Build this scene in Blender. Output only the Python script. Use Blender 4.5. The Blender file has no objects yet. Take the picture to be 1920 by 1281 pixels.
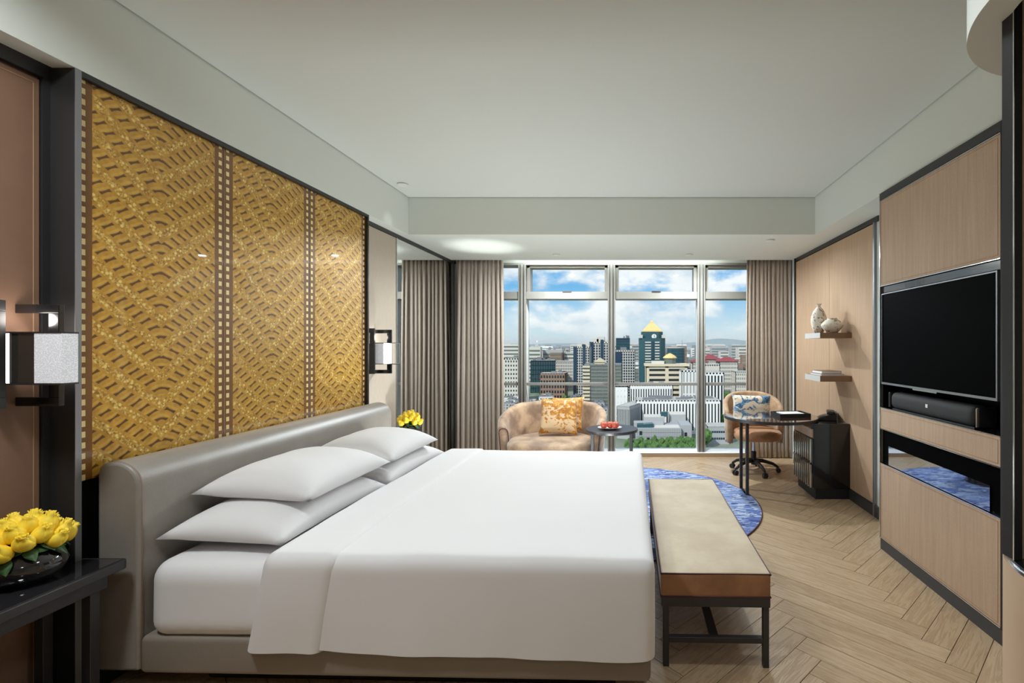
import bpy, bmesh, math, random
from mathutils import Vector, Matrix, noise

random.seed(7)
SC = bpy.context.scene
COL = SC.collection
PI = math.pi

# ------------------------------------------------------------------ camera
cam = bpy.data.cameras.new('camera')
cam.sensor_fit = 'HORIZONTAL'
cam.sensor_width = 36.0
cam.lens = 36.0 * 913.0 / 1920.0          # 17 mm shift lens
cam.shift_x = -220.0 / 1920.0
cam.shift_y = 7.5 / 1920.0
cam.clip_start = 0.05
cam.clip_end = 30000
camo = bpy.data.objects.new('camera', cam)
COL.objects.link(camo)
camo.location = (0, 0, 1.5)
camo.rotation_euler = (PI / 2, 0, 0)
SC.camera = camo

# ------------------------------------------------------------------ exposure
SC.view_settings.view_transform = 'Standard'
SC.view_settings.look = 'None'
SC.view_settings.gamma = 1.0
SC.view_settings.use_curve_mapping = False
SC.view_settings.exposure = 0.0
SC.cycles.use_denoising = True
SC.cycles.use_adaptive_sampling = True
SC.cycles.adaptive_threshold = 0.03
SC.cycles.max_bounces = 9
SC.cycles.diffuse_bounces = 4
SC.cycles.glossy_bounces = 4
SC.cycles.transparent_max_bounces = 12
SC.cycles.sample_clamp_indirect = 6.0
SC.cycles.caustics_reflective = False
SC.cycles.caustics_refractive = False


# ------------------------------------------------------------------ node helpers
class E:
    """A shader-node expression on float sockets."""
    def __init__(self, nt, s):
        self.nt, self.s = nt, s

    def _op(self, op, a, b=None, c=None, clamp=False):
        n = self.nt.nodes.new('ShaderNodeMath')
        n.operation = op
        n.use_clamp = clamp
        for i, x in enumerate((a, b, c)):
            if x is None:
                continue
            if isinstance(x, E):
                self.nt.links.new(x.s, n.inputs[i])
            else:
                n.inputs[i].default_value = x
        return E(self.nt, n.outputs[0])

    def __add__(self, o): return self._op('ADD', self, o)
    def __radd__(self, o): return self._op('ADD', o, self)
    def __sub__(self, o): return self._op('SUBTRACT', self, o)
    def __rsub__(self, o): return self._op('SUBTRACT', o, self)
    def __mul__(self, o): return self._op('MULTIPLY', self, o)
    def __rmul__(self, o): return self._op('MULTIPLY', o, self)
    def __truediv__(self, o): return self._op('DIVIDE', self, o)
    def abs(self): return self._op('ABSOLUTE', self)
    def fract(self): return self._op('FRACT', self)
    def floor(self): return self._op('FLOOR', self)
    def lt(self, o): return self._op('LESS_THAN', self, o)
    def gt(self, o): return self._op('GREATER_THAN', self, o)
    def max(self, o): return self._op('MAXIMUM', self, o)
    def min(self, o): return self._op('MINIMUM', self, o)
    def pow(self, o): return self._op('POWER', self, o)
    def sin(self): return self._op('SINE', self)

    def ramp(self, a, b, c=0.0, d=1.0):
        n = self.nt.nodes.new('ShaderNodeMapRange')
        n.interpolation_type = 'SMOOTHSTEP'
        self.nt.links.new(self.s, n.inputs[0])
        for i, x in enumerate((a, b, c, d)):
            n.inputs[i + 1].default_value = x
        return E(self.nt, n.outputs[0])


def rgb(r, g, b):
    """sRGB 0-255 to linear."""
    f = lambda c: (c / 255 / 12.92) if c <= 10.3 else (((c / 255) + 0.055) / 1.055) ** 2.4
    return (f(r), f(g), f(b), 1)


def coords(nt, kind='Object', scale=(1, 1, 1), rot=(0, 0, 0), loc=(0, 0, 0)):
    tc = nt.nodes.new('ShaderNodeTexCoord')
    mp = nt.nodes.new('ShaderNodeMapping')
    mp.inputs['Scale'].default_value = scale
    mp.inputs['Rotation'].default_value = rot
    mp.inputs['Location'].default_value = loc
    nt.links.new(tc.outputs[kind], mp.inputs[0])
    return mp.outputs[0]


def sep(nt, v):
    n = nt.nodes.new('ShaderNodeSeparateXYZ')
    nt.links.new(v, n.inputs[0])
    return [E(nt, o) for o in n.outputs]


def tnoise(nt, v, scale, detail=3, rough=0.5, dist=0.0, out=0):
    n = nt.nodes.new('ShaderNodeTexNoise')
    n.inputs['Scale'].default_value = scale
    n.inputs['Detail'].default_value = detail
    n.inputs['Roughness'].default_value = rough
    n.inputs['Distortion'].default_value = dist
    if v is not None:
        nt.links.new(v, n.inputs['Vector'])
    return E(nt, n.outputs[out])


def mixc(nt, f, a, b, mode='MIX'):
    n = nt.nodes.new('ShaderNodeMix')
    n.data_type = 'RGBA'
    n.blend_type = mode
    for i, x in ((0, f), (6, a), (7, b)):
        if isinstance(x, E):
            nt.links.new(x.s, n.inputs[i])
        elif isinstance(x, bpy.types.NodeSocket):
            nt.links.new(x, n.inputs[i])
        else:
            n.inputs[i].default_value = x
    return n.outputs[2]


def newmat(name):
    m = bpy.data.materials.new(name)
    m.use_nodes = True
    nt = m.node_tree
    return m, nt, nt.nodes['Principled BSDF']


def mat(name, col, rough=0.5, metal=0.0, var=None, bump=None, coat=0.0, sheen=0.0,
        spec=0.5, scale=(1, 1, 1), emit=None, trans=0.0, coat_rough=0.03):
    """col linear rgba; var=(noise scale, second colour, amount); bump=(scale, strength)."""
    m, nt, p = newmat(name)
    p.inputs['Base Color'].default_value = col
    p.inputs['Roughness'].default_value = rough
    p.inputs['Metallic'].default_value = metal
    p.inputs['Specular IOR Level'].default_value = spec
    p.inputs['Coat Weight'].default_value = coat
    p.inputs['Coat Roughness'].default_value = coat_rough
    p.inputs['Transmission Weight'].default_value = trans
    if sheen:
        p.inputs['Sheen Weight'].default_value = sheen
        p.inputs['Sheen Roughness'].default_value = 0.4
    if var or bump:
        v = coords(nt, 'Object', scale)
    if var:
        n = tnoise(nt, v, var[0], 4, 0.6).ramp(0.3, 0.7) * var[2]
        nt.links.new(mixc(nt, n, col, var[1]), p.inputs['Base Color'])
    if bump:
        b = nt.nodes.new('ShaderNodeBump')
        b.inputs['Strength'].default_value = bump[1]
        b.inputs['Distance'].default_value = 0.01
        nt.links.new(tnoise(nt, v, bump[0], 3).s, b.inputs['Height'])
        nt.links.new(b.outputs[0], p.inputs['Normal'])
    if emit:
        p.inputs['Emission Color'].default_value = emit[0]
        p.inputs['Emission Strength'].default_value = emit[1]
    return m


# ------------------------------------------------------------------ sky and sun
def make_world():
    w = bpy.data.worlds.new('sky')
    SC.world = w
    w.use_nodes = True
    nt = w.node_tree
    bg = nt.nodes['Background']
    v = coords(nt, 'Generated')
    x, y, z = sep(nt, v)
    el = z.max(0.0)
    base = mixc(nt, el.ramp(0.01, 0.15), rgb(206, 230, 238), rgb(98, 178, 234))
    base = mixc(nt, el.ramp(0.2, 0.9), base, rgb(70, 132, 212))
    v2 = coords(nt, 'Generated', (1, 1, 1.9), (0, 0, 0), (3.72, 0.4, 1.36))
    n1 = tnoise(nt, v2, 8.0, 8, 0.55, 0.15)
    n2 = tnoise(nt, v2, 2.6, 2, 0.5)
    dens = n1 * 0.75 + n2 * 0.35
    cl = dens.ramp(0.46, 0.60)
    shade = (tnoise(nt, v2, 12.0, 4, 0.5) * 0.5 + dens * 0.5).ramp(0.42, 0.60)
    ccol = mixc(nt, shade, rgb(204, 220, 234), rgb(250, 252, 253))
    lowfade = el.ramp(0.0, 0.06, 0.35, 0.95)
    skyc = mixc(nt, cl * lowfade, base, ccol)
    skyc = mixc(nt, z.ramp(-0.06, 0.0, 1.0, 0.0), skyc, rgb(150, 165, 165))
    nt.links.new(skyc, bg.inputs[0])
    bg.inputs[1].default_value = 1.08


make_world()

sun = bpy.data.lights.new('sun', 'SUN')
sun.energy = 3.6
sun.angle = math.radians(1.0)
sun.color = (1.0, 0.975, 0.94)
suno = bpy.data.objects.new('sun', sun)
COL.objects.link(suno)
suno.rotation_euler = Vector((0.45, 0.62, -0.64)).to_track_quat('-Z', 'Y').to_euler()


# ------------------------------------------------------------------ mesh helpers
def wloc(o):
    v = Vector((0, 0, 0))
    while o is not None:
        v += o.location
        o = o.parent
    return v


class MB:
    def __init__(self):
        self.v, self.f = [], []

    def add(self, vs, fs):
        k = len(self.v)
        self.v += [Vector(p) for p in vs]
        self.f += [tuple(i + k for i in f) for f in fs]
        return self

    def box(self, x0, x1, y0, y1, z0, z1):
        vs = [(x, y, z) for z in (z0, z1) for y in (y0, y1) for x in (x0, x1)]
        return self.add(vs, [(0, 2, 3, 1), (4, 5, 7, 6), (0, 1, 5, 4), (2, 6, 7, 3), (0, 4, 6, 2), (1, 3, 7, 5)])

    def prism(self, poly, z0, z1, axis='z'):
        n = len(poly)
        def m(a, b, c):
            return {'z': (a, b, c), 'y': (a, c, b), 'x': (c, a, b)}[axis]
        vs = [m(a, b, z0) for a, b in poly] + [m(a, b, z1) for a, b in poly]
        fs = [tuple(range(n - 1, -1, -1)), tuple(range(n, 2 * n))]
        fs += [(i, (i + 1) % n, n + (i + 1) % n, n + i) for i in range(n)]
        return self.add(vs, fs)

    def lathe(self, prof, c=(0, 0, 0), n=32, sx=1.0, sy=1.0):
        vs, fs = [], []
        m = len(prof)
        for i in range(n):
            a = 2 * PI * i / n
            for r, z in prof:
                vs.append((c[0] + r * math.cos(a) * sx, c[1] + r * math.sin(a) * sy, c[2] + z))
        for i in range(n):
            for j in range(m - 1):
                a, b = i * m + j, ((i + 1) % n) * m + j
                fs.append((a, b, b + 1, a + 1))
        k = len(self.v)
        self.add(vs, fs)
        for j, rev in ((0, True), (m - 1, False)):
            if prof[j][0] > 1e-6:
                ring = [k + i * m + j for i in range(n)]
                self.f.append(tuple(reversed(ring)) if rev else tuple(ring))
        return self

    def cyl(self, c, r, z0, z1, n=24):
        return self.lathe([(r, z0), (r, z1)], (c[0], c[1], 0), n)

    def tube(self, pts, r, n=8, closed=False):
        pts = [Vector(p) for p in pts]
        m = len(pts)
        rr = r if isinstance(r, (list, tuple)) else [r] * m
        vs, fs = [], []
        up = Vector((0.13, 0.29, 0.94)).normalized()
        for i, p in enumerate(pts):
            a = pts[(i - 1) % m] if (i or closed) else p
            b = pts[(i + 1) % m] if (i < m - 1 or closed) else p
            t = (b - a).normalized()
            s = t.cross(up)
            if s.length < 0.05:
                s = t.cross(Vector((1, 0, 0)))
            s.normalize()
            u = s.cross(t)
            for k in range(n):
                q = 2 * PI * k / n
                vs.append(p + (s * math.cos(q) + u * math.sin(q)) * rr[i])
        for i in range(m if closed else m - 1):
            for k in range(n):
                a, b = i * n + k, i * n + (k + 1) % n
                c, d = ((i + 1) % m) * n + (k + 1) % n, ((i + 1) % m) * n + k
                fs.append((a, b, c, d))
        if not closed:
            fs.append(tuple(range(n - 1, -1, -1)))
            fs.append(tuple((m - 1) * n + k for k in range(n)))
        return self.add(vs, fs)

    def bar(self, p, q, w, h):
        """square bar from p to q: w across, h the other way."""
        p, q = Vector(p), Vector(q)
        t = (q - p).normalized()
        s = t.cross(Vector((0, 0, 1)))
        if s.length < 0.05:
            s = Vector((1, 0, 0))
        s.normalize()
        u = s.cross(t)
        vs = []
        for c in (p, q):
            for a, b in ((-1, -1), (1, -1), (1, 1), (-1, 1)):
                vs.append(c + s * a * w / 2 + u * b * h / 2)
        return self.add(vs, [(3, 2, 1, 0), (4, 5, 6, 7), (0, 1, 5, 4), (1, 2, 6, 5), (2, 3, 7, 6), (3, 0, 4, 7)])

    def grid(self, nu, nv, fn, wrap=False):
        vs = [fn(i / (nu - 1) if not wrap else i / nu, j / (nv - 1)) for i in range(nu) for j in range(nv)]
        fs = []
        for i in range(nu if wrap else nu - 1):
            for j in range(nv - 1):
                a, b = i * nv + j, ((i + 1) % nu) * nv + j
                fs.append((a, b, b + 1, a + 1))
        return self.add(vs, fs)

    def rbox(self, x0, x1, y0, y1, z0, z1, r, n=(10, 10, 6), fn=None):
        """rounded box with a subdivided skin; fn(Vector)->Vector bends it."""
        c = Vector(((x0 + x1) / 2, (y0 + y1) / 2, (z0 + z1) / 2))
        h = Vector(((x1 - x0) / 2, (y1 - y0) / 2, (z1 - z0) / 2))
        idx, vs, fs = {}, [], []

        def axis(k):
            a = [-h[k], -h[k] + r * 0.12, -h[k] + r * 0.35, -h[k] + r * 0.65]
            m = n[k]
            a += [-h[k] + r + (2 * h[k] - 2 * r) * i / m for i in range(m + 1)]
            a += [h[k] - r * 0.65, h[k] - r * 0.35, h[k] - r * 0.12, h[k]]
            return a
        ax = [axis(0), axis(1), axis(2)]

        def vert(key):
            if key in idx:
                return idx[key]
            p = Vector((ax[0][key[0]], ax[1][key[1]], ax[2][key[2]]))
            q = Vector([max(-(h[k] - r), min(h[k] - r, p[k])) for k in range(3)])
            d = p - q
            if d.length > 1e-9:
                d.normalize()
            p = c + q + d * r
            if fn:
                p = fn(p)
            idx[key] = len(vs)
            vs.append(p)
            return idx[key]
        for k in range(3):
            u, w = (k + 1) % 3, (k + 2) % 3
            for side in (0, len(ax[k]) - 1):
                for i in range(len(ax[u]) - 1):
                    for j in range(len(ax[w]) - 1):
                        q = []
                        for a, b in ((0, 0), (1, 0), (1, 1), (0, 1)):
                            key = [0, 0, 0]
                            key[k], key[u], key[w] = side, i + a, j + b
                            q.append(vert(tuple(key)))
                        fs.append(tuple(q) if side else tuple(reversed(q)))
        return self.add(vs, fs)

    def move(self, mtx):
        self.v = [mtx @ p for p in self.v]
        return self

    def build(self, name, m, parent=None, smooth=None, bevel=0.0, local=False, seg=2, solid=0.0):
        me = bpy.data.meshes.new(name)
        if local:
            o3 = Vector((0, 0, 0))
        elif parent is not None:
            o3 = wloc(parent)
        else:
            lo = [min(p[k] for p in self.v) for k in range(3)]
            hi = [max(p[k] for p in self.v) for k in range(3)]
            o3 = Vector(((lo[0] + hi[0]) / 2, (lo[1] + hi[1]) / 2, lo[2]))
        me.from_pydata([tuple(p - o3) for p in self.v], [], self.f)
        bm = bmesh.new()
        bm.from_mesh(me)
        bmesh.ops.recalc_face_normals(bm, faces=bm.faces)
        bm.to_mesh(me)
        bm.free()
        if smooth is not None:
            me.shade_smooth()
            if smooth < 179:
                me.set_sharp_from_angle(angle=math.radians(smooth))
        ms = m if isinstance(m, (list, tuple)) else [m]
        for q in ms:
            me.materials.append(q)
        o = bpy.data.objects.new(name, me)
        COL.objects.link(o)
        if parent is not None:
            o.parent = parent
        elif not local:
            o.location = o3
        if solid:
            s = o.modifiers.new('solid', 'SOLIDIFY')
            s.thickness = solid
            s.offset = 0
        if bevel:
            b = o.modifiers.new('bevel', 'BEVEL')
            b.width = bevel
            b.segments = seg
            b.limit_method = 'ANGLE'
            b.angle_limit = math.radians(40)
            if smooth is None:
                me.shade_smooth()
                me.set_sharp_from_angle(angle=math.radians(30))
                b.harden_normals = True
        return o


def tag(o, label, cat, group=None):
    o['label'] = label
    o['category'] = cat
    if group:
        o['group'] = group
    return o


def thing(name, label, cat, loc=(0, 0, 0), rotz=0.0, group=None):
    o = bpy.data.objects.new(name, None)
    o.empty_display_size = 0.1
    COL.objects.link(o)
    o.location = loc
    o.rotation_euler = (0, 0, rotz)
    return tag(o, label, cat, group)


def struct(o):
    o['kind'] = 'structure'
    return o


def sroot(name, loc=(0, 0, 0)):
    o = bpy.data.objects.new(name, None)
    o.empty_display_size = 0.1
    COL.objects.link(o)
    o.location = loc
    return struct(o)


def copy_tree(o, parent=None):
    c = o.copy()
    COL.objects.link(c)
    c.parent = parent
    for ch in list(o.children):
        copy_tree(ch, c)
    return c


def box(x0, x1, y0, y1, z0, z1):
    return MB().box(x0, x1, y0, y1, z0, z1)

# ------------------------------------------------------------------ materials
M = {}
M['ceiling'] = mat('ceiling_paint', (0.73, 0.76, 0.73, 1), 0.75)
M['soffit'] = mat('soffit_paint', (0.78, 0.81, 0.76, 1), 0.7)
M['gap'] = mat('shadow_gap', (0.03, 0.03, 0.03, 1), 0.8)
M['dark_metal'] = mat('dark_bronze_metal', rgb(74, 73, 74), 0.42, 0.7)
M['edge_metal'] = mat('grey_edge_metal', rgb(150, 152, 156), 0.35, 0.8)
M['chrome'] = mat('chrome', (0.75, 0.76, 0.77, 1), 0.15, 1.0)
M['black'] = mat('black_lacquer', (0.008, 0.008, 0.009, 1), 0.22, coat=0.5)
M['matt_black'] = mat('matt_black', (0.012, 0.012, 0.013, 1), 0.6)
M['plinth'] = mat('dark_plinth', rgb(62, 62, 64), 0.5)
M['alu'] = mat('window_aluminium', rgb(146, 143, 136), 0.45, 0.15)
M['white_alu'] = mat('white_window_reveal', (0.86, 0.86, 0.85, 1), 0.5)
M['sill'] = mat('white_sill', (0.93, 0.93, 0.92, 1), 0.35)
M['sill_edge'] = mat('sill_edge', rgb(170, 150, 125), 0.5)
M['mirror'] = mat('mirror_silver', (0.88, 0.9, 0.89, 1), 0.02, 1.0)
M['dark_mirror'] = mat('tinted_mirror', (0.34, 0.37, 0.42, 1), 0.03, 1.0)
M['white'] = mat('white_linen', (0.80, 0.782, 0.79, 1), 0.85, bump=(900, 0.05), sheen=0.15)
M['porcelain'] = mat('white_porcelain', (0.85, 0.85, 0.84, 1), 0.2)
M['paper'] = mat('white_paper', (0.85, 0.85, 0.85, 1), 0.7)
M['curtain'] = None
M['grey_leather'] = mat('grey_leather', rgb(146, 138, 130), 0.38, var=(6, rgb(134, 126, 118), 0.6), bump=(260, 0.10))
M['base_leather'] = mat('bed_base_leather', rgb(138, 128, 117), 0.45, bump=(260, 0.10))
M['stitch'] = mat('pale_stitching', rgb(150, 134, 122), 0.7)
M['fabric_panel'] = mat('beige_wall_fabric', rgb(196, 182, 166), 0.85, var=(40, rgb(184, 170, 154), 0.8), scale=(1, 6, 0.4))
M['brown_panel'] = mat('brown_wall_leather', rgb(136, 104, 84), 0.5, var=(4, rgb(124, 94, 76), 0.6))
M['velvet'] = mat('beige_velvet', rgb(208, 190, 160), 0.7, var=(4, rgb(184, 162, 130), 0.9), sheen=0.6)
M['velvet_side'] = mat('bronze_velvet', rgb(160, 112, 74), 0.7, var=(7, rgb(132, 90, 60), 0.9), sheen=0.6)
M['sofa_velvet'] = mat('sofa_velvet', rgb(136, 108, 88), 0.65, var=(5, rgb(200, 168, 136), 1.0), sheen=0.6)
M['chair_velvet'] = mat('chair_velvet', rgb(196, 164, 130), 0.7, var=(9, rgb(160, 124, 92), 0.9), sheen=0.6)
M['rust_velvet'] = mat('rust_velvet', rgb(168, 112, 70), 0.7, var=(8, rgb(196, 146, 104), 0.9), sheen=0.5)
M['piping'] = mat('plum_piping', rgb(84, 50, 56), 0.6)
M['bench_metal'] = mat('bench_dark_metal', rgb(66, 64, 66), 0.4, 0.5)
M['leaf'] = mat('rose_leaf', rgb(52, 84, 38), 0.5)
M['soil'] = mat('flower_foam', rgb(30, 44, 24), 0.9)
M['shelf_wood'] = mat('brown_shelf', rgb(132, 100, 74), 0.4)
M['shelf_face'] = mat('pale_shelf_front', rgb(206, 206, 204), 0.35)
M['speaker'] = mat('speaker_cloth', (0.016, 0.016, 0.018, 1), 0.75, bump=(1200, 0.15))
M['screen'] = mat('tv_screen', (0.0025, 0.0025, 0.0028, 1), 0.4, spec=0.01)
M['dark_glass'] = mat('smoked_glass_top', (0.02, 0.018, 0.02, 1), 0.05, coat=1.0)
M['desk_top'] = mat('dark_polished_desk', rgb(62, 42, 34), 0.08, coat=1.0)
M['plastic'] = mat('black_plastic', (0.02, 0.02, 0.022, 1), 0.35)
M['tub_leather'] = mat('drum_leather', rgb(206, 180, 152), 0.5, var=(3, rgb(194, 168, 142), 0.6))
M['peach'] = mat('peach_skin', rgb(232, 132, 104), 0.5, var=(14, rgb(206, 56, 52), 1.0))


def tan_leather(name, a, b):
    m, nt, p = newmat(name)
    v = coords(nt, 'Object', (1, 1, 0.06))
    n = tnoise(nt, v, 34, 3, 0.6)
    v2 = coords(nt, 'Object', (1, 1, 1))
    g = tnoise(nt, v2, 210, 2, 0.5)
    nt.links.new(mixc(nt, (n * 0.65 + g * 0.35).ramp(0.35, 0.65), a, b), p.inputs['Base Color'])
    p.inputs['Roughness'].default_value = 0.6
    p.inputs['Specular IOR Level'].default_value = 0.2
    bp = nt.nodes.new('ShaderNodeBump')
    bp.inputs['Strength'].default_value = 0.12
    bp.inputs['Distance'].default_value = 0.004
    nt.links.new(g.s, bp.inputs['Height'])
    nt.links.new(bp.outputs[0], p.inputs['Normal'])
    return m


def curtain_mat():
    m, nt, p = newmat('taupe_curtain')
    v = coords(nt, 'Object', (8, 8, 0.6))
    c = mixc(nt, tnoise(nt, v, 3, 4, 0.6).ramp(0.3, 0.7), rgb(216, 203, 190), rgb(203, 188, 174))
    nt.links.new(c, p.inputs['Base Color'])
    p.inputs['Roughness'].default_value = 0.8
    p.inputs['Sheen Weight'].default_value = 0.3
    tl = nt.nodes.new('ShaderNodeBsdfTranslucent')
    nt.links.new(c, tl.inputs[0])
    mx = nt.nodes.new('ShaderNodeMixShader')
    mx.inputs[0].default_value = 0.3
    nt.links.new(p.outputs[0], mx.inputs[1])
    nt.links.new(tl.outputs[0], mx.inputs[2])
    nt.links.new(mx.outputs[0], nt.nodes['Material Output'].inputs[0])
    return m


M['curtain'] = curtain_mat()
M['tan'] = tan_leather('tan_leather', rgb(202, 176, 152), rgb(188, 163, 141))
M['tan_wall'] = tan_leather('tan_wall_leather', rgb(204, 174, 146), rgb(192, 163, 136))
M['tan_edge'] = mat('tan_leather_edge', rgb(176, 140, 110), 0.6)


def glass_mat():
    m = bpy.data.materials.new('window_glass')
    m.use_nodes = True
    nt = m.node_tree
    nt.nodes.remove(nt.nodes['Principled BSDF'])
    out = nt.nodes['Material Output']
    t = nt.nodes.new('ShaderNodeBsdfTransparent')
    t.inputs[0].default_value = (0.97, 0.985, 0.98, 1)
    g = nt.nodes.new('ShaderNodeBsdfGlossy')
    g.inputs['Roughness'].default_value = 0.0
    fr = nt.nodes.new('ShaderNodeFresnel')
    fr.inputs[0].default_value = 1.25
    mx = nt.nodes.new('ShaderNodeMixShader')
    nt.links.new(fr.outputs[0], mx.inputs[0])
    nt.links.new(t.outputs[0], mx.inputs[1])
    nt.links.new(g.outputs[0], mx.inputs[2])
    nt.links.new(mx.outputs[0], out.inputs[0])
    return m


M['glass'] = glass_mat()


def wood_mat():
    m, nt, p = newmat('oak_plank')
    oi = nt.nodes.new('ShaderNodeObjectInfo')
    rnd = E(nt, oi.outputs['Random'])
    tc = nt.nodes.new('ShaderNodeTexCoord')
    off = nt.nodes.new('ShaderNodeVectorMath')
    off.operation = 'MULTIPLY_ADD'
    cb = nt.nodes.new('ShaderNodeCombineXYZ')
    nt.links.new((rnd * 13.0).s, cb.inputs[0])
    nt.links.new((rnd * 7.0).s, cb.inputs[1])
    nt.links.new((rnd * 5.0).s, cb.inputs[2])
    nt.links.new(tc.outputs['Object'], off.inputs[0])
    off.inputs[1].default_value = (2.0, 22, 1)
    nt.links.new(cb.outputs[0], off.inputs[2])
    n1 = tnoise(nt, off.outputs[0], 1.3, 4, 0.6, 1.2)
    rings = ((n1 * 26.0).sin() * 0.5 + 0.5)
    n2 = tnoise(nt, off.outputs[0], 9, 4, 0.7)
    g = (rings * 0.45 + n2 * 0.55).ramp(0.25, 0.75)
    c1 = mixc(nt, rnd, rgb(188, 160, 128), rgb(172, 144, 112))
    c2 = mixc(nt, rnd, rgb(204, 178, 146), rgb(190, 164, 132))
    nt.links.new(mixc(nt, g, c1, c2), p.inputs['Base Color'])
    p.inputs['Roughness'].default_value = 0.38
    p.inputs['Specular IOR Level'].default_value = 0.45
    bp = nt.nodes.new('ShaderNodeBump')
    bp.inputs['Strength'].default_value = 0.25
    bp.inputs['Distance'].default_value = 0.003
    nt.links.new(g.s, bp.inputs['Height'])
    nt.links.new(bp.outputs[0], p.inputs['Normal'])
    return m


M['oak'] = wood_mat()
M['subfloor'] = mat('dark_subfloor', rgb(92, 72, 52), 0.8)


def gold_mat():
    """Printed gold glass: chevron rows of bone-shaped strokes between square-dotted borders."""
    m, nt, p = newmat('printed_gold_glass')
    g = coords(nt, 'Generated')
    _, gy, gz = sep(nt, g)
    u = gy * 0.728
    v = gz * 1.66
    a = (u - 0.364).abs()
    e = 0.364 - a
    ov = coords(nt, 'Object')
    wob = (tnoise(nt, ov, 9, 2) - 0.5) * 0.035
    per, s, pl = 0.136, 0.80, 0.050
    w = (v - a * s + wob * 0.6) / per + 20.0
    t = w.fract()
    tm = ((t - 0.5) / 0.23).abs()
    arc = (a * a + 0.0012).pow(0.5) * 0.60
    lv = ((v + arc + wob * 0.5) / pl + 20.0).fract()
    off = (lv - 0.5).abs()
    thick = tm * tm * 0.09 + 0.11
    bone = (thick - off).ramp(-0.03, 0.05) * tm.ramp(0.85, 1.08, 1.0, 0.0)
    inner = e.gt(0.06)
    # lighter scales between the strokes
    scale = (lv - 0.82).abs().ramp(0.05, 0.2, 1.0, 0.0) * tm.ramp(0.9, 1.3, 1.0, 0.0)
    n3 = tnoise(nt, ov, 26, 4, 0.6)
    vor = nt.nodes.new('ShaderNodeTexVoronoi')
    vor.inputs['Scale'].default_value = 46
    nt.links.new(coords(nt, 'Object', (1, 1, 1)), vor.inputs['Vector'])
    vd = E(nt, vor.outputs['Distance'])
    band = (t - 0.5).abs().ramp(0.30, 0.38)
    chips = tnoise(nt, ov, 120, 2, 0.5).ramp(0.5, 0.62)
    spark = band * (vd.ramp(0.26, 0.40, 1.0, 0.0)).max(chips * 0.55)
    darkspot = band * tnoise(nt, coords(nt, 'Object', (1, 1, 1), (0, 0, 0), (3, 5, 1)), 85, 2).ramp(0.52, 0.62)
    c = mixc(nt, n3.ramp(0.3, 0.7), rgb(184, 132, 34), rgb(212, 160, 56))
    c = mixc(nt, scale * 0.45, c, rgb(228, 184, 84))
    c = mixc(nt, bone * 0.95, c, rgb(92, 56, 14))
    c = mixc(nt, darkspot * 0.65, c, rgb(120, 72, 16))
    c = mixc(nt, spark * 0.9, c, rgb(250, 220, 130))
    brown = rgb(128, 82, 26)
    sq = (e.gt(0.014) * e.lt(0.034)) * ((v / 0.0445).fract().lt(0.55))
    bord = mixc(nt, sq, brown, rgb(250, 226, 160))
    c = mixc(nt, inner, bord, c)
    nt.links.new(c, p.inputs['Base Color'])
    p.inputs['Metallic'].default_value = 0.25
    p.inputs['Roughness'].default_value = 0.35
    p.inputs['Coat Weight'].default_value = 0.55
    p.inputs['Coat Roughness'].default_value = 0.015
    return m


M['gold'] = gold_mat()


def rug_mat():
    m, nt, p = newmat('blue_patterned_rug')
    v = coords(nt, 'Object')
    x, y, z = sep(nt, v)
    vv = coords(nt, 'Object', (1, 2.6, 1), (0, 0, 0.25))
    n1 = tnoise(nt, vv, 4.6, 4, 0.62, 1.6)
    n2 = tnoise(nt, coords(nt, 'Object', (1, 3.2, 1), (0, 0, 0.2), (4, 2, 0)), 6.5, 3, 0.6, 1.2)
    patch = tnoise(nt, v, 2.2, 2, 0.5).ramp(0.42, 0.58)
    c = mixc(nt, patch, rgb(142, 162, 210), rgb(96, 120, 184))
    c = mixc(nt, n1.ramp(0.50, 0.54), c, rgb(186, 200, 226))
    c = mixc(nt, n2.ramp(0.56, 0.59), c, rgb(58, 76, 142))
    c = mixc(nt, (n1 - 0.5).abs().ramp(0.004, 0.02, 0.8, 0.0), c, rgb(64, 82, 150))
    nt.links.new(c, p.inputs['Base Color'])
    p.inputs['Roughness'].default_value = 0.95
    b = nt.nodes.new('ShaderNodeBump')
    b.inputs['Strength'].default_value = 0.5
    b.inputs['Distance'].default_value = 0.004
    nt.links.new(tnoise(nt, v, 350, 2).s, b.inputs['Height'])
    nt.links.new(b.outputs[0], p.inputs['Normal'])
    return m


M['rug'] = rug_mat()


def print_fabric(name, ground, tones, scale, thr, seed):
    """Cloth with two-tone painterly motifs."""
    m, nt, p = newmat(name)
    v = coords(nt, 'Object', (1, 1, 1), (0, 0, 0), (seed, seed * 0.7, seed * 1.3))
    n1 = tnoise(nt, v, scale, 3, 0.55, 1.5)
    n2 = tnoise(nt, v, scale * 2.7, 3, 0.6, 0.6)
    f = (n1 * 0.8 + n2 * 0.25).ramp(thr, thr + 0.03)
    c = mixc(nt, n2.ramp(0.45, 0.55), tones[0], tones[1])
    nt.links.new(mixc(nt, f, ground, c), p.inputs['Base Color'])
    p.inputs['Roughness'].default_value = 0.75
    p.inputs['Sheen Weight'].default_value = 0.3
    return m


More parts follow.
